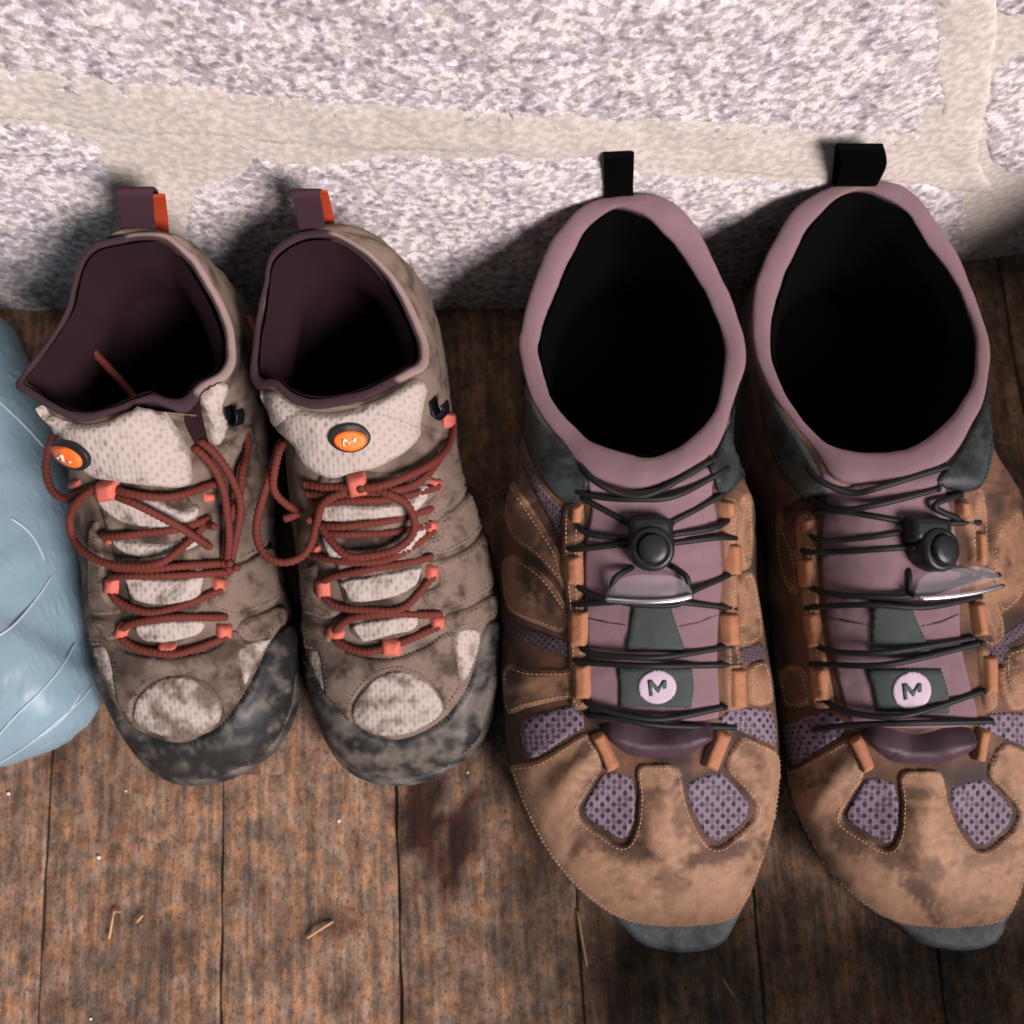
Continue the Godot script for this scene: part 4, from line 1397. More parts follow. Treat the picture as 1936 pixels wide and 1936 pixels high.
func build_walking_shoe(second: bool) -> void:
	var t := thing("walking_shoe", Vector3(0.155 if second else 0.05, 0, -0.255), "tan leather walking shoe at the right edge, its cord lock and clear clip pushed aside" if second else "tan leather walking shoe beside the boots, with centred cord lock and clear clip", "shoe", "pair of tan slip-on walking shoes with black cords")
	var mp := func(flat: Array) -> Array:
		var out: Array = []
		for q in P(flat): out.append(to_right(q, second))
		return out
	var o := {"ys": 0.024, "spring": [0.0, 0.004], "toe_lift": 0.004, "square": [[-0.26, 2.5], [-0.16, 2.4], [-0.1, 1.9], [-0.04, 2.0], [0.02, 2.3], [0.07, 2.5]], "rough": 0.0006}
	var inner: PackedVector3Array
	if not second:
		o.heel = [[-0.252, 0.05, 0.05], [-0.249, 0.032, 0.068], [-0.236, 0.015, 0.083], [-0.2, 0.009, 0.091], [-0.15, 0.003, 0.1]]
		o.rows = [[1000, 948, 1426, 0.03], [1100, 945, 1430, 0.03], [1200, 946, 1446, 0.03], [1300, 951, 1462, 0.03], [1380, 957, 1471, 0.03], [1450, 967, 1475, 0.03], [1520, 987, 1469, 0.03], [1580, 1015, 1457, 0.03], [1640, 1055, 1438, 0.029], [1690, 1103, 1417, 0.028], [1725, 1148, 1398, 0.027], [1742, 1185, 1375, 0.027], [1750, 1230, 1340, 0.027], [1754, 1275, 1295, 0.027]]
		o.sole_rows = [[1000, 956, 1420, 0.026], [1200, 956, 1438, 0.026], [1380, 968, 1462, 0.026], [1520, 1000, 1460, 0.026], [1640, 1070, 1430, 0.025], [1700, 1128, 1406, 0.022], [1742, 1178, 1380, 0.018], [1766, 1200, 1364, 0.015], [1778, 1222, 1348, 0.013], [1785, 1252, 1322, 0.012], [1788, 1282, 1292, 0.012]]
		o.loop = ring_of([1190, 370, 0.112, 1250, 376, 0.111, 1300, 410, 0.108, 1360, 520, 0.098, 1395, 600, 0.093, 1408, 680, 0.092, 1386, 760, 0.093, 1350, 850, 0.097, 1290, 897, 0.1, 1220, 920, 0.101, 1160, 915, 0.101, 1110, 893, 0.1, 1070, 840, 0.097, 1030, 790, 0.094, 995, 720, 0.092, 985, 640, 0.092, 1010, 540, 0.097, 1050, 450, 0.104, 1110, 388, 0.11], 110)
		inner = ring_of([1168, 395, 0.112, 1198, 402, 0.112, 1235, 425, 0.11, 1290, 490, 0.1, 1340, 570, 0.094, 1364, 640, 0.092, 1368, 700, 0.092, 1348, 775, 0.096, 1300, 832, 0.099, 1258, 854, 0.1, 1215, 862, 0.101, 1150, 846, 0.1, 1100, 818, 0.097, 1050, 760, 0.094, 1026, 700, 0.092, 1022, 640, 0.092, 1050, 560, 0.096, 1100, 450, 0.105, 1135, 412, 0.11], 110)
	else:
		o.heel = [[-0.264, 0.155, 0.155], [-0.26, 0.137, 0.175], [-0.247, 0.122, 0.19], [-0.2, 0.115, 0.205], [-0.15, 0.114, 0.222]]
		o.rows = [[1000, 1455, 1925, 0.03], [1100, 1460, 1945, 0.03], [1200, 1466, 1962, 0.03], [1300, 1473, 1977, 0.03], [1380, 1484, 1986, 0.03], [1450, 1498, 1990, 0.03], [1520, 1515, 1985, 0.03], [1580, 1540, 1972, 0.03], [1640, 1574, 1950, 0.029], [1690, 1612, 1930, 0.028], [1725, 1654, 1908, 0.027], [1744, 1696, 1882, 0.027], [1754, 1740, 1845, 0.027], [1758, 1785, 1800, 0.027]]
		o.sole_rows = [[1000, 1463, 1918, 0.026], [1200, 1476, 1954, 0.026], [1380, 1495, 1978, 0.026], [1520, 1528, 1976, 0.026], [1640, 1590, 1942, 0.025], [1700, 1640, 1918, 0.022], [1740, 1690, 1886, 0.018], [1764, 1716, 1870, 0.015], [1776, 1736, 1854, 0.013], [1782, 1766, 1830, 0.012], [1785, 1792, 1804, 0.012]]
		o.loop = ring_of([1640, 346, 0.105, 1700, 352, 0.104, 1745, 388, 0.102, 1800, 470, 0.096, 1838, 560, 0.092, 1868, 650, 0.091, 1862, 740, 0.092, 1835, 802, 0.095, 1790, 870, 0.098, 1720, 908, 0.1, 1640, 913, 0.1, 1580, 905, 0.099, 1545, 850, 0.096, 1500, 795, 0.094, 1455, 730, 0.092, 1426, 650, 0.091, 1424, 580, 0.092, 1440, 515, 0.095, 1480, 430, 0.1, 1530, 376, 0.104, 1580, 352, 0.105], 110)
		inner = ring_of([1622, 362, 0.105, 1665, 374, 0.105, 1715, 405, 0.103, 1755, 470, 0.097, 1795, 522, 0.094, 1826, 585, 0.092, 1843, 650, 0.091, 1836, 722, 0.092, 1792, 790, 0.096, 1732, 838, 0.099, 1651, 855, 0.1, 1590, 846, 0.1, 1540, 815, 0.097, 1490, 750, 0.094, 1461, 680, 0.092, 1457, 620, 0.091, 1473, 560, 0.092, 1494, 500, 0.096, 1530, 432, 0.101, 1575, 382, 0.105], 110)
	o.ridge = []
	for q in [[1225, 960, 0.097], [1230, 1040, 0.093], [1235, 1130, 0.088], [1240, 1230, 0.083], [1242, 1300, 0.079], [1245, 1380, 0.073], [1250, 1450, 0.066], [1258, 1540, 0.059], [1265, 1610, 0.053], [1272, 1670, 0.047], [1278, 1710, 0.041], [1282, 1735, 0.034], [1284, 1748, 0.0295], [1285, 1754, 0.0275]]:
		var w := to_right(Vector2(q[0], q[1]), second)
		o.ridge.append([w.x, w.y, q[2]])
	o.bumps = []
	for q in [[1082, 1468, 20, 52, 36, 0.0034], [1422, 1478, 20, 46, -28, 0.0034], [1247, 1530, 20, 60, 0, 0.0036], [1246, 1598, 34, 24, 0, 0.002], [1150, 1530, 62, 72, 20, -0.003], [1360, 1530, 62, 72, -20, -0.003], [985, 1280, 40, 18, 8, 0.002], [1432, 1290, 18, 36, 0, 0.002], [1240, 1400, 90, 26, 0, -0.004], [1010, 1120, 40, 30, 35, 0.0018], [1245, 1500, 40, 14, 0, -0.0012]]:
		var w := to_right(Vector2(q[0], q[1]), second)
		o.bumps.append([w.x, w.y, q[2], q[3], q[4], q[5]])
	var spots: Array = []  # dark stains, and lighter spots painting highlights on raised leather and toe tip
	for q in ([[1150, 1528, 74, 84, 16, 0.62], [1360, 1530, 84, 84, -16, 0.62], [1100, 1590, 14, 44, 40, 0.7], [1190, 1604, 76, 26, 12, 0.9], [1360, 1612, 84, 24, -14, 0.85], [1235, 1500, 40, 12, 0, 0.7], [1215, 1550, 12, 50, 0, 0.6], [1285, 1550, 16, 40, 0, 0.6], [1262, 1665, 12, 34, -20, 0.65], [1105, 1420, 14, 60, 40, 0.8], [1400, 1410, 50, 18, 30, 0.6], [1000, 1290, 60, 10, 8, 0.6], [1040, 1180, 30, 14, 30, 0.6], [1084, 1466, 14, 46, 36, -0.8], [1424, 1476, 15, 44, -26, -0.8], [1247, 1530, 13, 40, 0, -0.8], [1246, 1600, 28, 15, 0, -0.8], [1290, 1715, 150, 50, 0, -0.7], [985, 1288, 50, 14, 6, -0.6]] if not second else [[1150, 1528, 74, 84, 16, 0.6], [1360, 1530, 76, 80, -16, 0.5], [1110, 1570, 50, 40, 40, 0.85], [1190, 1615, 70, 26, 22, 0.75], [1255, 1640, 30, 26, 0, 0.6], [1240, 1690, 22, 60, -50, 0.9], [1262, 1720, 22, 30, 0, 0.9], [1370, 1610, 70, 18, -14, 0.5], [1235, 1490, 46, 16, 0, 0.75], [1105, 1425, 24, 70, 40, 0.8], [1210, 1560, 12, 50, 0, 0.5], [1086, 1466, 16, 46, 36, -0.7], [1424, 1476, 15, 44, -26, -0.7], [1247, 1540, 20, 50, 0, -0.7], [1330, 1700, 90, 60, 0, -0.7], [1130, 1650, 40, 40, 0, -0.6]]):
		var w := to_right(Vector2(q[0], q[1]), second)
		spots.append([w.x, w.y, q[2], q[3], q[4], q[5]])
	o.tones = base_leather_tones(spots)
	make_sole("sole", t, M.rubber, o, [lin(108, 116, 118), lin(50, 54, 56), 60.0, 0.3])
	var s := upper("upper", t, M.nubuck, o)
	collar("collar", t, M.mauve_cloth, o.loop, inner, 0.22)
	lining(t, M.black_lining, M.insole, inner, Vector3(0.156 if second else 0.05, 0.03, -0.185), 0.030, 0.058, 0.0)

	var green := [lin(62, 72, 70), lin(26, 31, 32), 45.0, 0.55]
	var go := {"th": 0.0014, "edge": 9.0, "tones": green, "stitch": [9.0, M.thread_dark]}
	if not second:
		patch(s, "ankle_panel", t, M.synthetic, P([980, 690, 1000, 736, 1030, 792, 1070, 842, 1110, 896, 1116, 918, 1100, 940, 1085, 958, 1060, 946, 1035, 920, 1005, 870, 985, 810, 974, 740]), go)
		patch(s, "ankle_panel", t, M.synthetic, P([1408, 700, 1390, 764, 1354, 852, 1334, 884, 1345, 904, 1350, 925, 1370, 938, 1395, 915, 1418, 890, 1428, 830, 1428, 760, 1420, 700]), go)
	else:
		patch(s, "ankle_panel", t, M.synthetic, P([1438, 730, 1460, 745, 1502, 806, 1546, 880, 1557, 906, 1572, 936, 1548, 958, 1528, 952, 1500, 922, 1472, 882, 1450, 830, 1438, 780]), go)
		patch(s, "ankle_panel", t, M.synthetic, P([1870, 700, 1852, 770, 1812, 850, 1784, 886, 1764, 912, 1790, 926, 1830, 932, 1862, 912, 1876, 860, 1880, 790, 1876, 730]), go)
	var fm := {"th": 0.0007, "edge": 5.0}
	if not second:
		patch(s, "side_mesh", t, M.fine_mesh, P([984, 850, 1004, 880, 1034, 930, 1060, 955, 1070, 985, 1076, 1018, 1060, 1020, 1040, 985, 1012, 935, 990, 890]), fm)
		patch(s, "side_mesh", t, M.fine_mesh, P([950, 1166, 985, 1180, 1060, 1206, 1095, 1224, 1096, 1246, 1060, 1242, 1000, 1218, 952, 1196]), fm)
		patch(s, "suede_panel", t, M.nubuck, P([964, 904, 990, 934, 1030, 994, 1060, 1045, 1072, 1100, 1072, 1130, 1048, 1094, 1006, 1048, 966, 1016, 952, 960]), {"th": 0.0012, "edge": 10.0, "tones": leather_tones([[990, 1010, 30, 60, 30, 0.6]]), "stitch": [10.0, M.thread_tan]})
		patch(s, "suede_panel", t, M.nubuck, P([949, 1062, 975, 1048, 1030, 1084, 1070, 1136, 1084, 1168, 1070, 1200, 1020, 1184, 962, 1156, 949, 1110]), {"th": 0.0014, "edge": 12.0, "tones": leather_tones([[1040, 1170, 40, 16, 30, 0.7]]), "stitch": [10.0, M.thread_tan]})
		patch(s, "suede_panel", t, M.nubuck, P([953, 1258, 1000, 1264, 1060, 1264, 1110, 1262, 1114, 1320, 1060, 1326, 1000, 1340, 957, 1350]), {"th": 0.0014, "edge": 12.0, "tones": leather_tones([[990, 1270, 50, 8, 6, 0.7]]), "stitch": [10.0, M.thread_tan]})
	var so := {"th": 0.0014, "edge": 10.0, "tones": leather_tones([]), "stitch": [10.0, M.thread_tan]}
	patch(s, "suede_panel", t, M.nubuck, mp.call([1396, 950, 1418, 930, 1424, 1000, 1420, 1068, 1398, 1078, 1386, 1020]), so)
	patch(s, "suede_panel", t, M.nubuck, mp.call([1390, 1092, 1420, 1080, 1436, 1140, 1440, 1206, 1402, 1226, 1386, 1200, 1396, 1140]), so)
	patch(s, "suede_panel", t, M.nubuck, mp.call([1410, 1262, 1448, 1250, 1461, 1310, 1456, 1332, 1414, 1330]), so)
	patch(s, "side_mesh", t, M.fine_mesh, mp.call([1394, 1230, 1436, 1214, 1450, 1240, 1408, 1256]), fm)
	if second:
		patch(s, "suede_panel", t, M.nubuck, P([1470, 960, 1496, 1010, 1514, 1060, 1516, 1110, 1500, 1130, 1478, 1096, 1466, 1030]), {"th": 0.0012, "edge": 10.0, "tones": leather_tones([[1485, 1050, 20, 80, 0, 0.8]]), "stitch": [10.0, M.thread_tan]})
		patch(s, "suede_panel", t, M.nubuck, P([1474, 1262, 1520, 1262, 1540, 1330, 1490, 1340, 1476, 1310]), {"th": 0.0012, "edge": 10.0, "tones": leather_tones([[1500, 1300, 30, 40, 0, 0.7]]), "stitch": [10.0, M.thread_tan]})
	if second:
		patch(s, "suede_panel", t, M.nubuck, P([1872, 1010, 1898, 975, 1926, 960, 1940, 1010, 1946, 1080, 1930, 1130, 1890, 1164, 1868, 1120, 1866, 1060]), {"th": 0.0016, "edge": 12.0, "tones": leather_tones([[1900, 1150, 30, 16, -20, 0.7]]), "stitch": [10.0, M.thread_tan]})
		patch(s, "side_mesh", t, M.fine_mesh, P([1870, 1206, 1900, 1194, 1956, 1158, 1960, 1182, 1906, 1220, 1872, 1232]), fm)
		patch(s, "suede_panel", t, M.nubuck, P([1892, 1238, 1930, 1218, 1964, 1200, 1974, 1270, 1976, 1310, 1920, 1316, 1898, 1308]), {"th": 0.0016, "edge": 12.0, "tones": leather_tones([]), "stitch": [10.0, M.thread_tan]})
	# tongue with its badge strip
	patch(s, "tongue", t, M.mauve_cloth, mp.call([1110, 898, 1160, 919, 1220, 924, 1290, 901, 1340, 880, 1350, 940, 1356, 970, 1364, 1030, 1367, 1100, 1362, 1150, 1358, 1230, 1362, 1340, 1346, 1362, 1240, 1368, 1130, 1360, 1112, 1330, 1108, 1230, 1104, 1130, 1104, 1040, 1116, 960]), {"th": 0.0008, "edge": 10.0, "step": 9.0, "rough": 0.0005})
	patch(s, "tongue_pad", t, M.plum_cloth, mp.call([1136, 1366, 1180, 1362, 1240, 1376, 1300, 1362, 1346, 1364, 1350, 1385, 1330, 1410, 1290, 1432, 1200, 1432, 1164, 1412, 1140, 1388]), {"th": 0.0085, "edge": 34.0, "step": 6.0, "lift": 0.001})
	patch(s, "tongue_seam", t, M.plum_cloth, mp.call([1112, 1166, 1150, 1174, 1188, 1180, 1188, 1184, 1150, 1179, 1112, 1171]), {"th": 0.0003, "edge": 1.5, "lift": 0.0008, "step": 6.0, "curvy": false})
	patch(s, "tongue_seam", t, M.plum_cloth, mp.call([1282, 1182, 1320, 1174, 1356, 1160, 1356, 1165, 1320, 1180, 1282, 1187]), {"th": 0.0003, "edge": 1.5, "lift": 0.0008, "step": 6.0, "curvy": false})
	patch(s, "tongue_strip", t, M.badge_cloth, mp.call([1196, 1128, 1262, 1128, 1276, 1170, 1297, 1232, 1180, 1232, 1190, 1176]), {"th": 0.0014, "edge": 5.0, "lift": 0.0008, "curvy": false})
	var bp := patch(s, "badge_panel", t, M.badge_cloth, mp.call([1166, 1258, 1308, 1258, 1312, 1300, 1306, 1340, 1168, 1336, 1170, 1300]), {"th": 0.0014, "edge": 5.0, "lift": 0.0008, "curvy": false})
	var lc := to_right(Vector2(1241, 1297), second)
	disc(s, "emblem", bp, M.badge_print, lc.x, lc.y, 37, 0.9 if not second else 1.0, 0.0, {"th": 0.0004, "edge": 3.0, "step": 4.0, "lift": 0.0022})
	letter_m(s, bp, M.badge_letter, lc.x, lc.y, 30, 0.9, -0.12, {"th": 0.0003, "edge": 2.0, "step": 4.0, "lift": 0.0027})
	var eo := {"th": 0.0022, "edge": 11.0, "tones": leather_tones([]), "stitch": [12.0, M.thread_tan]}
	for q in ([[1066, 962, 1090, 948, 1106, 962, 1104, 1050, 1106, 1140, 1112, 1240, 1118, 1330, 1096, 1344, 1078, 1330, 1076, 1240, 1072, 1150, 1064, 1060], [1364, 950, 1384, 940, 1394, 960, 1392, 1030, 1394, 1100, 1392, 1180, 1402, 1260, 1408, 1334, 1376, 1346, 1366, 1330, 1362, 1230, 1366, 1150, 1370, 1090, 1366, 1020]] if not second else [[1508, 974, 1530, 962, 1546, 976, 1548, 1060, 1552, 1150, 1564, 1240, 1578, 1326, 1556, 1342, 1536, 1328, 1530, 1240, 1520, 1150, 1510, 1060], [1808, 950, 1826, 940, 1838, 960, 1848, 1030, 1850, 1100, 1856, 1180, 1876, 1260, 1886, 1330, 1858, 1342, 1846, 1240, 1836, 1150, 1828, 1060]]):
		patch(s, "eyestay", t, M.nubuck, P(q), eo)
	# toe: open mesh windows, strip between them, side windows
	var mo := {"th": 0.0010, "edge": 5.0, "curvy": false}
	patch(s, "toe_mesh", t, M.grey_mesh, mp.call([1140, 1460, 1168, 1458, 1196, 1470, 1204, 1510, 1200, 1552, 1188, 1582, 1172, 1588, 1140, 1568, 1106, 1544, 1100, 1530, 1112, 1505]), mo)
	patch(s, "toe_mesh", t, M.grey_mesh, mp.call([1300, 1480, 1330, 1466, 1366, 1460, 1394, 1490, 1419, 1521, 1410, 1550, 1386, 1572, 1358, 1592, 1338, 1585, 1314, 1548, 1298, 1506]), mo)
	patch(s, "side_mesh", t, M.grey_mesh, mp.call([990, 1360, 1030, 1346, 1080, 1332, 1104, 1352, 1106, 1376, 1066, 1400, 1016, 1434, 1002, 1434, 988, 1410, 982, 1388]), mo)
	patch(s, "side_mesh", t, M.grey_mesh, mp.call([1381, 1338, 1420, 1336, 1458, 1338, 1468, 1380, 1468, 1414, 1430, 1396, 1400, 1384, 1352, 1362]), mo)
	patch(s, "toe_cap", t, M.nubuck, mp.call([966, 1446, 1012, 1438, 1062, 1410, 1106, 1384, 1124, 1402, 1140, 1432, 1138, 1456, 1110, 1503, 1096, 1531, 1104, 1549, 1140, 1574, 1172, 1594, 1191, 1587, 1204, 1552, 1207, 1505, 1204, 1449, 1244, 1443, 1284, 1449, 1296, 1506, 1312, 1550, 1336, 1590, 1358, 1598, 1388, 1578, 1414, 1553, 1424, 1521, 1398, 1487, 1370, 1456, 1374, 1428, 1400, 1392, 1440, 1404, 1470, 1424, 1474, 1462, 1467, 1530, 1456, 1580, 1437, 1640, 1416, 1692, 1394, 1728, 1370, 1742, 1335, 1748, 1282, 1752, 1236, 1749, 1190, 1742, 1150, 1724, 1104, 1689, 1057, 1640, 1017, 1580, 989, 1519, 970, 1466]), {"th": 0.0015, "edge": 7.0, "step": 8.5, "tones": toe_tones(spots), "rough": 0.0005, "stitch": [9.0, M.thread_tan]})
	# tan webbing guides
	for q in ([[1094, 952, 1094, 990, 20], [1088, 1050, 1090, 1108, 30], [1098, 1154, 1096, 1224, 34], [1102, 1254, 1104, 1322, 32], [1128, 1384, 1160, 1454, 28], [1370, 946, 1372, 980, 20], [1380, 1028, 1382, 1090, 22], [1374, 1158, 1378, 1224, 28], [1388, 1262, 1390, 1340, 32], [1366, 1380, 1338, 1452, 32]] if not second else [[1534, 980, 1535, 1014, 22], [1530, 1056, 1534, 1114, 30], [1538, 1160, 1548, 1226, 28], [1552, 1264, 1560, 1326, 32], [1616, 1390, 1642, 1456, 28], [1815, 945, 1818, 980, 22], [1846, 1006, 1848, 1066, 18], [1842, 1138, 1852, 1204, 22], [1864, 1238, 1868, 1312, 28], [1856, 1374, 1846, 1438, 24]]):
		box_tab(s, "cord_guide", t, M.tan_web, Vector2(q[0], q[1]), Vector2(q[2], q[3]), q[4], 0.0024, 0.0018)
	# black elastic cord
	var r := 0.00135
	var lists: Array
	if not second:
		lists = [
			[1096, 880, 0.002, 1130, 912, 0.003, 1180, 930, 0.003, 1230, 930, 0.003, 1290, 912, 0.003, 1345, 872, 0.002],
			[1090, 925, 0.002, 1140, 936, 0.002, 1200, 940, 0.003, 1270, 936, 0.003, 1320, 924, 0.002, 1372, 884, 0.001],
			[1104, 940, 0.002, 1150, 962, 0.003, 1195, 992, 0.006], [1366, 930, 0.002, 1310, 948, 0.003, 1262, 990, 0.006],
			[1092, 990, 0.002, 1120, 1010, 0.002, 1160, 1018, 0.003, 1200, 1018, 0.006], [1374, 982, 0.002, 1340, 998, 0.002, 1300, 1008, 0.003, 1262, 1012, 0.006],
			[1074, 1036, 0.001, 1100, 1038, 0.002, 1150, 1034, 0.002, 1200, 1026, 0.006], [1388, 1018, 0.001, 1350, 1016, 0.002, 1300, 1022, 0.003, 1262, 1028, 0.006],
			[1196, 1072, 0.006, 1165, 1092, 0.006, 1150, 1116, 0.005, 1158, 1132, 0.005], [1264, 1068, 0.006, 1288, 1092, 0.006, 1300, 1116, 0.005, 1290, 1132, 0.005],
			[1090, 1106, 0.002, 1130, 1128, 0.002, 1165, 1134, 0.003, 1210, 1142, 0.003, 1280, 1142, 0.003, 1296, 1120, 0.003, 1340, 1106, 0.002, 1380, 1084, 0.002],
			[1080, 1144, 0.001, 1130, 1140, 0.002, 1190, 1136, 0.002, 1280, 1138, 0.002, 1330, 1140, 0.002, 1386, 1152, 0.001],
			[1098, 1222, 0.002, 1130, 1234, 0.003, 1240, 1240, 0.004, 1330, 1232, 0.003, 1376, 1222, 0.002],
			[1084, 1246, 0.001, 1120, 1252, 0.002, 1240, 1256, 0.004, 1340, 1254, 0.003, 1394, 1256, 0.001],
			[1104, 1322, 0.002, 1140, 1336, 0.003, 1240, 1350, 0.004, 1330, 1350, 0.003, 1366, 1336, 0.002],
			[1112, 1352, 0.002, 1160, 1350, 0.003, 1240, 1358, 0.004, 1330, 1362, 0.003, 1386, 1374, 0.001]]
	else:
		lists = [
			[1530, 884, 0.001, 1560, 906, 0.002, 1610, 916, 0.003, 1660, 919, 0.003, 1730, 910, 0.002, 1790, 884, 0.001],
			[1545, 940, 0.002, 1590, 962, 0.003, 1650, 955, 0.003, 1700, 942, 0.003, 1770, 924, 0.002],
			[1540, 968, 0.002, 1600, 966, 0.002, 1660, 972, 0.003, 1720, 990, 0.007], [1812, 982, 0.002, 1766, 966, 0.003, 1752, 952, 0.004, 1776, 936, 0.003, 1812, 934, 0.002],
			[1536, 1012, 0.002, 1576, 1022, 0.002, 1640, 1024, 0.003, 1712, 1006, 0.007], [1770, 990, 0.006, 1812, 996, 0.003, 1848, 988, 0.001],
			[1520, 1040, 0.001, 1556, 1044, 0.002, 1640, 1044, 0.003, 1712, 1034, 0.007],
			[1716, 1076, 0.007, 1708, 1098, 0.007, 1716, 1122, 0.0065], [1780, 1070, 0.007, 1830, 1072, 0.007, 1866, 1088, 0.006],
			[1534, 1110, 0.002, 1580, 1122, 0.002, 1650, 1127, 0.002, 1730, 1124, 0.003, 1800, 1112, 0.002, 1848, 1090, 0.001], [1526, 1150, 0.001, 1566, 1146, 0.002, 1650, 1142, 0.003, 1740, 1147, 0.003, 1820, 1144, 0.002, 1850, 1128, 0.001],
			[1548, 1222, 0.002, 1600, 1232, 0.003, 1680, 1230, 0.004, 1760, 1218, 0.003, 1836, 1206, 0.001],
			[1534, 1254, 0.001, 1580, 1256, 0.002, 1680, 1252, 0.004, 1780, 1244, 0.003, 1850, 1216, 0.002],
			[1560, 1322, 0.002, 1610, 1342, 0.003, 1700, 1348, 0.004, 1790, 1336, 0.003, 1856, 1306, 0.002],
			[1540, 1380, 0.001, 1610, 1366, 0.003, 1720, 1358, 0.004, 1820, 1352, 0.003, 1872, 1362, 0.001]]
	var cords: Array = []
	for q in lists: cords.append(cord(s, v3(q), r, 0.0))
	join("elastic_cord", cords, M.cord_black, t)
	# cord lock
	var c := Vector2(1748, 1040) if second else Vector2(1228, 1038)
	var hp: Array = s.hit(self, c.x, c.y)
	var n: Vector3 = (hp[1] + Vector3(0.25 if second else 0.0, 0.2, 0.0)).normalized()
	var u := n.cross(Vector3.BACK).normalized()
	var w := u.cross(n)
	var rings: Array = []
	for q in [[0.0088, 0.0], [0.0094, 0.002], [0.0094, 0.0085], [0.0086, 0.0102], [0.0070, 0.0106], [0.0064, 0.0098], [0.0062, 0.0100], [0.0062, 0.0122], [0.0054, 0.0132], [0.003, 0.0135]]:
		var ring := PackedVector3Array()
		for k in 28: ring.append(hp[0] + n * (q[1] + 0.001) + (u * cos(TAU * k / 28) + w * sin(TAU * k / 28)) * q[0])
		rings.append(ring)
	var lm := loft(rings, true, true)
	var lock := commit("cord_lock", lm[0], lm[1], M.black_plastic, t)
	var k0 := [1190, 978, 1226, 972, 1262, 978, 1266, 1010, 1262, 1030, 1192, 1030, 1187, 1010] if not second else [1706, 978, 1742, 974, 1778, 980, 1782, 1010, 1778, 1032, 1708, 1030, 1702, 1008]
	patch(s, "lock_body", lock, M.black_plastic, P(k0), {"th": 0.0085, "edge": 14.0, "step": 6.0, "lift": 0.001})
	# clear clip at the cord's end
	var cl := [1150, 1124, 1162, 1100, 1188, 1084, 1226, 1080, 1262, 1084, 1286, 1098, 1297, 1118, 1294, 1132, 1226, 1138, 1154, 1136] if not second else [1712, 1122, 1718, 1096, 1740, 1078, 1790, 1070, 1834, 1068, 1862, 1082, 1866, 1104, 1856, 1114, 1790, 1128, 1720, 1134]
	var clip := patch(s, "cord_clip", t, M.clear_plastic, P(cl), {"th": 0.0013, "edge": 6.0, "step": 6.0, "lift": 0.0062, "curvy": true})
	var e := cord(s, v3([1154, 1131, 0.008, 1190, 1134, 0.0082, 1226, 1135, 0.0082, 1262, 1133, 0.0082, 1294, 1126, 0.008] if not second else [1722, 1130, 0.008, 1770, 1127, 0.0085, 1820, 1118, 0.009, 1861, 1107, 0.0095]), 0.0011, 0.0, false)
	commit("clip_edge", e[0], e[1], M.steel, clip)
	# heel loop
	if not second: strap(t, "pull_tab", M.black_web, [[1172, 380, -0.2525], [1170, 355, -0.2535], [1170, 318, -0.2525], [1170, 294, -0.2520], [1170, 290, -0.2535], [1170, 300, -0.2555], [1170, 360, -0.2560]], 0.0126, 0.0016)
	else: strap(t, "pull_tab", M.black_web, [[1610, 360, -0.2625], [1622, 342, -0.2615], [1634, 310, -0.2560], [1628, 280, -0.2545], [1624, 276, -0.2560], [1620, 290, -0.2600], [1612, 345, -0.2640]], 0.0190, 0.0018)


# ---------------------------------------------------------------- bits on the floor

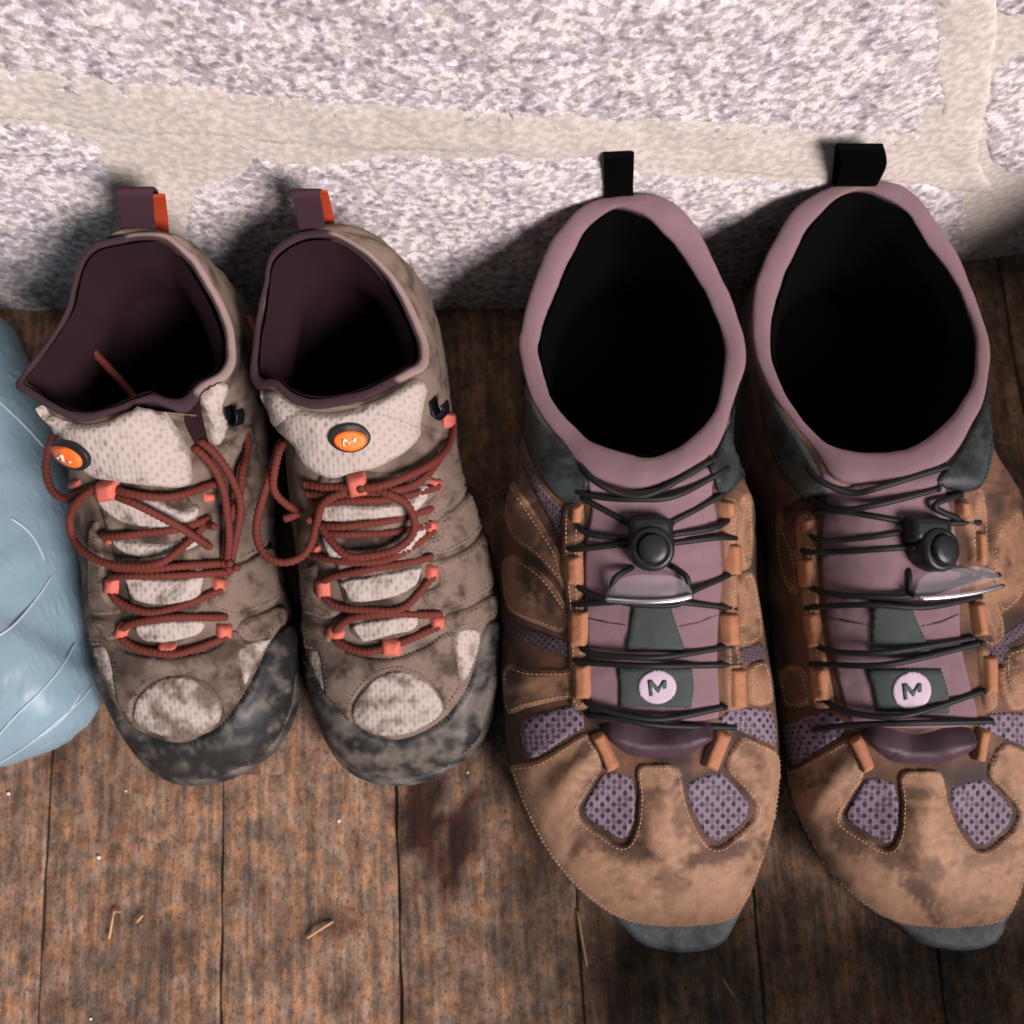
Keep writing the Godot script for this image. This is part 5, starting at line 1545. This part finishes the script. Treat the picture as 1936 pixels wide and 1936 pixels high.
func build_litter() -> void:
	var straws := [
		["long pale straw lying on the dark planks before the left walking shoe", [1092, 1722, 1098, 1760, 1110, 1828]],
		["short straw lying askew on the brown planks below the right boot", [580, 1774, 604, 1758, 630, 1742]],
		["bent straw with a hooked tip on the planks below the left boot", [206, 1776, 212, 1742, 216, 1724, 228, 1724]],
		["tiny pale splinter just right of the bent straw", [258, 1744, 270, 1730]],
		["thin straw at the bottom of the photo on the darkest planks", [1366, 1848, 1376, 1866, 1388, 1884]]]
	for q in straws:
		var p: Array = q[1]
		var c: Array = []
		for i in range(0, p.size(), 2): c.append(at(p[i], p[i + 1], 0.0012 + 0.0008 * (i % 4)))
		var t := thing("straw", c[0], q[0], "straw", "straws on the floor")
		var m := tube(open3(c, 0.001), 0.00055, 6, 0.0)
		commit("stalk", m[0], m[1], M.straw, t)
	var crumbs := [
		["white crumb on the planks, nearest below the left boot's bag side", 187, 1621, 7.0], ["small white crumb on the planks below the right boot", 641, 1552, 6.0],
		["white crumb at the left edge below the plastic bag", 16, 1500, 6.0], ["tiny pale crumb between the right boot and the left walking shoe", 884, 1460, 4.0],
		["pale crumb lowest at the left, near the plank joint", 172, 1926, 5.0], ["tiny crumb on the planks just under the left boot's toe", 238, 1495, 4.0]]
	for q in crumbs:
		var b := at(q[1], q[2], 0.0)
		var t := thing("crumb", b, q[0], "crumb", "pale crumbs on the floor")
		var rings: Array = []
		var rr: float = q[3] * 0.00014
		for k in 6:
			var a := lerpf(-0.6, 1.5, k / 5.0)
			var ring := PackedVector3Array()
			for j in 9:
				var d := Vector3(cos(TAU * j / 9) * cos(a), sin(a) * 0.5 + 0.28, sin(TAU * j / 9) * cos(a))
				ring.append(b + d * rr * (1.0 + 0.5 * soft.get_noise_3dv(d * 1.7 + b * 900.0)))
			rings.append(ring)
		var m := loft(rings, true, true)
		commit("grain", m[0], m[1], M.crumb, t)


# Two unseen crates, added in front and at right to shade planks and wall.
func build_shade_crate(where: Vector3, width: float, deep: float, rows: int, label: String) -> void:
	var t := thing("added_crate", where, label, "crate", "crates added outside the frame to cast shade")
	var x0 := where.x - width * 0.5
	var x1 := where.x + width * 0.5
	var z0 := where.z - deep * 0.5
	var z1 := where.z + deep * 0.5
	var plank := func(called: String, a: Vector3, b: Vector3) -> void:
		var m := BoxMesh.new()
		m.size = b - a
		m.material = M.crate_wood
		var o := MeshInstance3D.new()
		o.name = called
		o.mesh = m
		o.position = (a + b) * 0.5 - org
		t.add_child(o, true)
	for k in rows:
		var y := 0.004 + k * 0.063
		plank.call("slat", Vector3(x0, y, z0), Vector3(x1, y + 0.06, z0 + 0.012))
		plank.call("slat", Vector3(x0, y, z1 - 0.012), Vector3(x1, y + 0.06, z1))
		plank.call("slat", Vector3(x0, y, z0 + 0.013), Vector3(x0 + 0.012, y + 0.06, z1 - 0.013))
		plank.call("slat", Vector3(x1 - 0.012, y, z0 + 0.013), Vector3(x1, y + 0.06, z1 - 0.013))
	for q in [Vector2(x0 + 0.013, z0 + 0.013), Vector2(x1 - 0.038, z0 + 0.013), Vector2(x0 + 0.013, z1 - 0.038), Vector2(x1 - 0.038, z1 - 0.038)]:
		plank.call("corner_post", Vector3(q.x, 0.001, q.y), Vector3(q.x + 0.025, 0.063 * rows - 0.003, q.y + 0.025))
	plank.call("base_board", Vector3(x0 + 0.039, 0.02, z0 + 0.039), Vector3(x1 - 0.039, 0.032, z1 - 0.039))
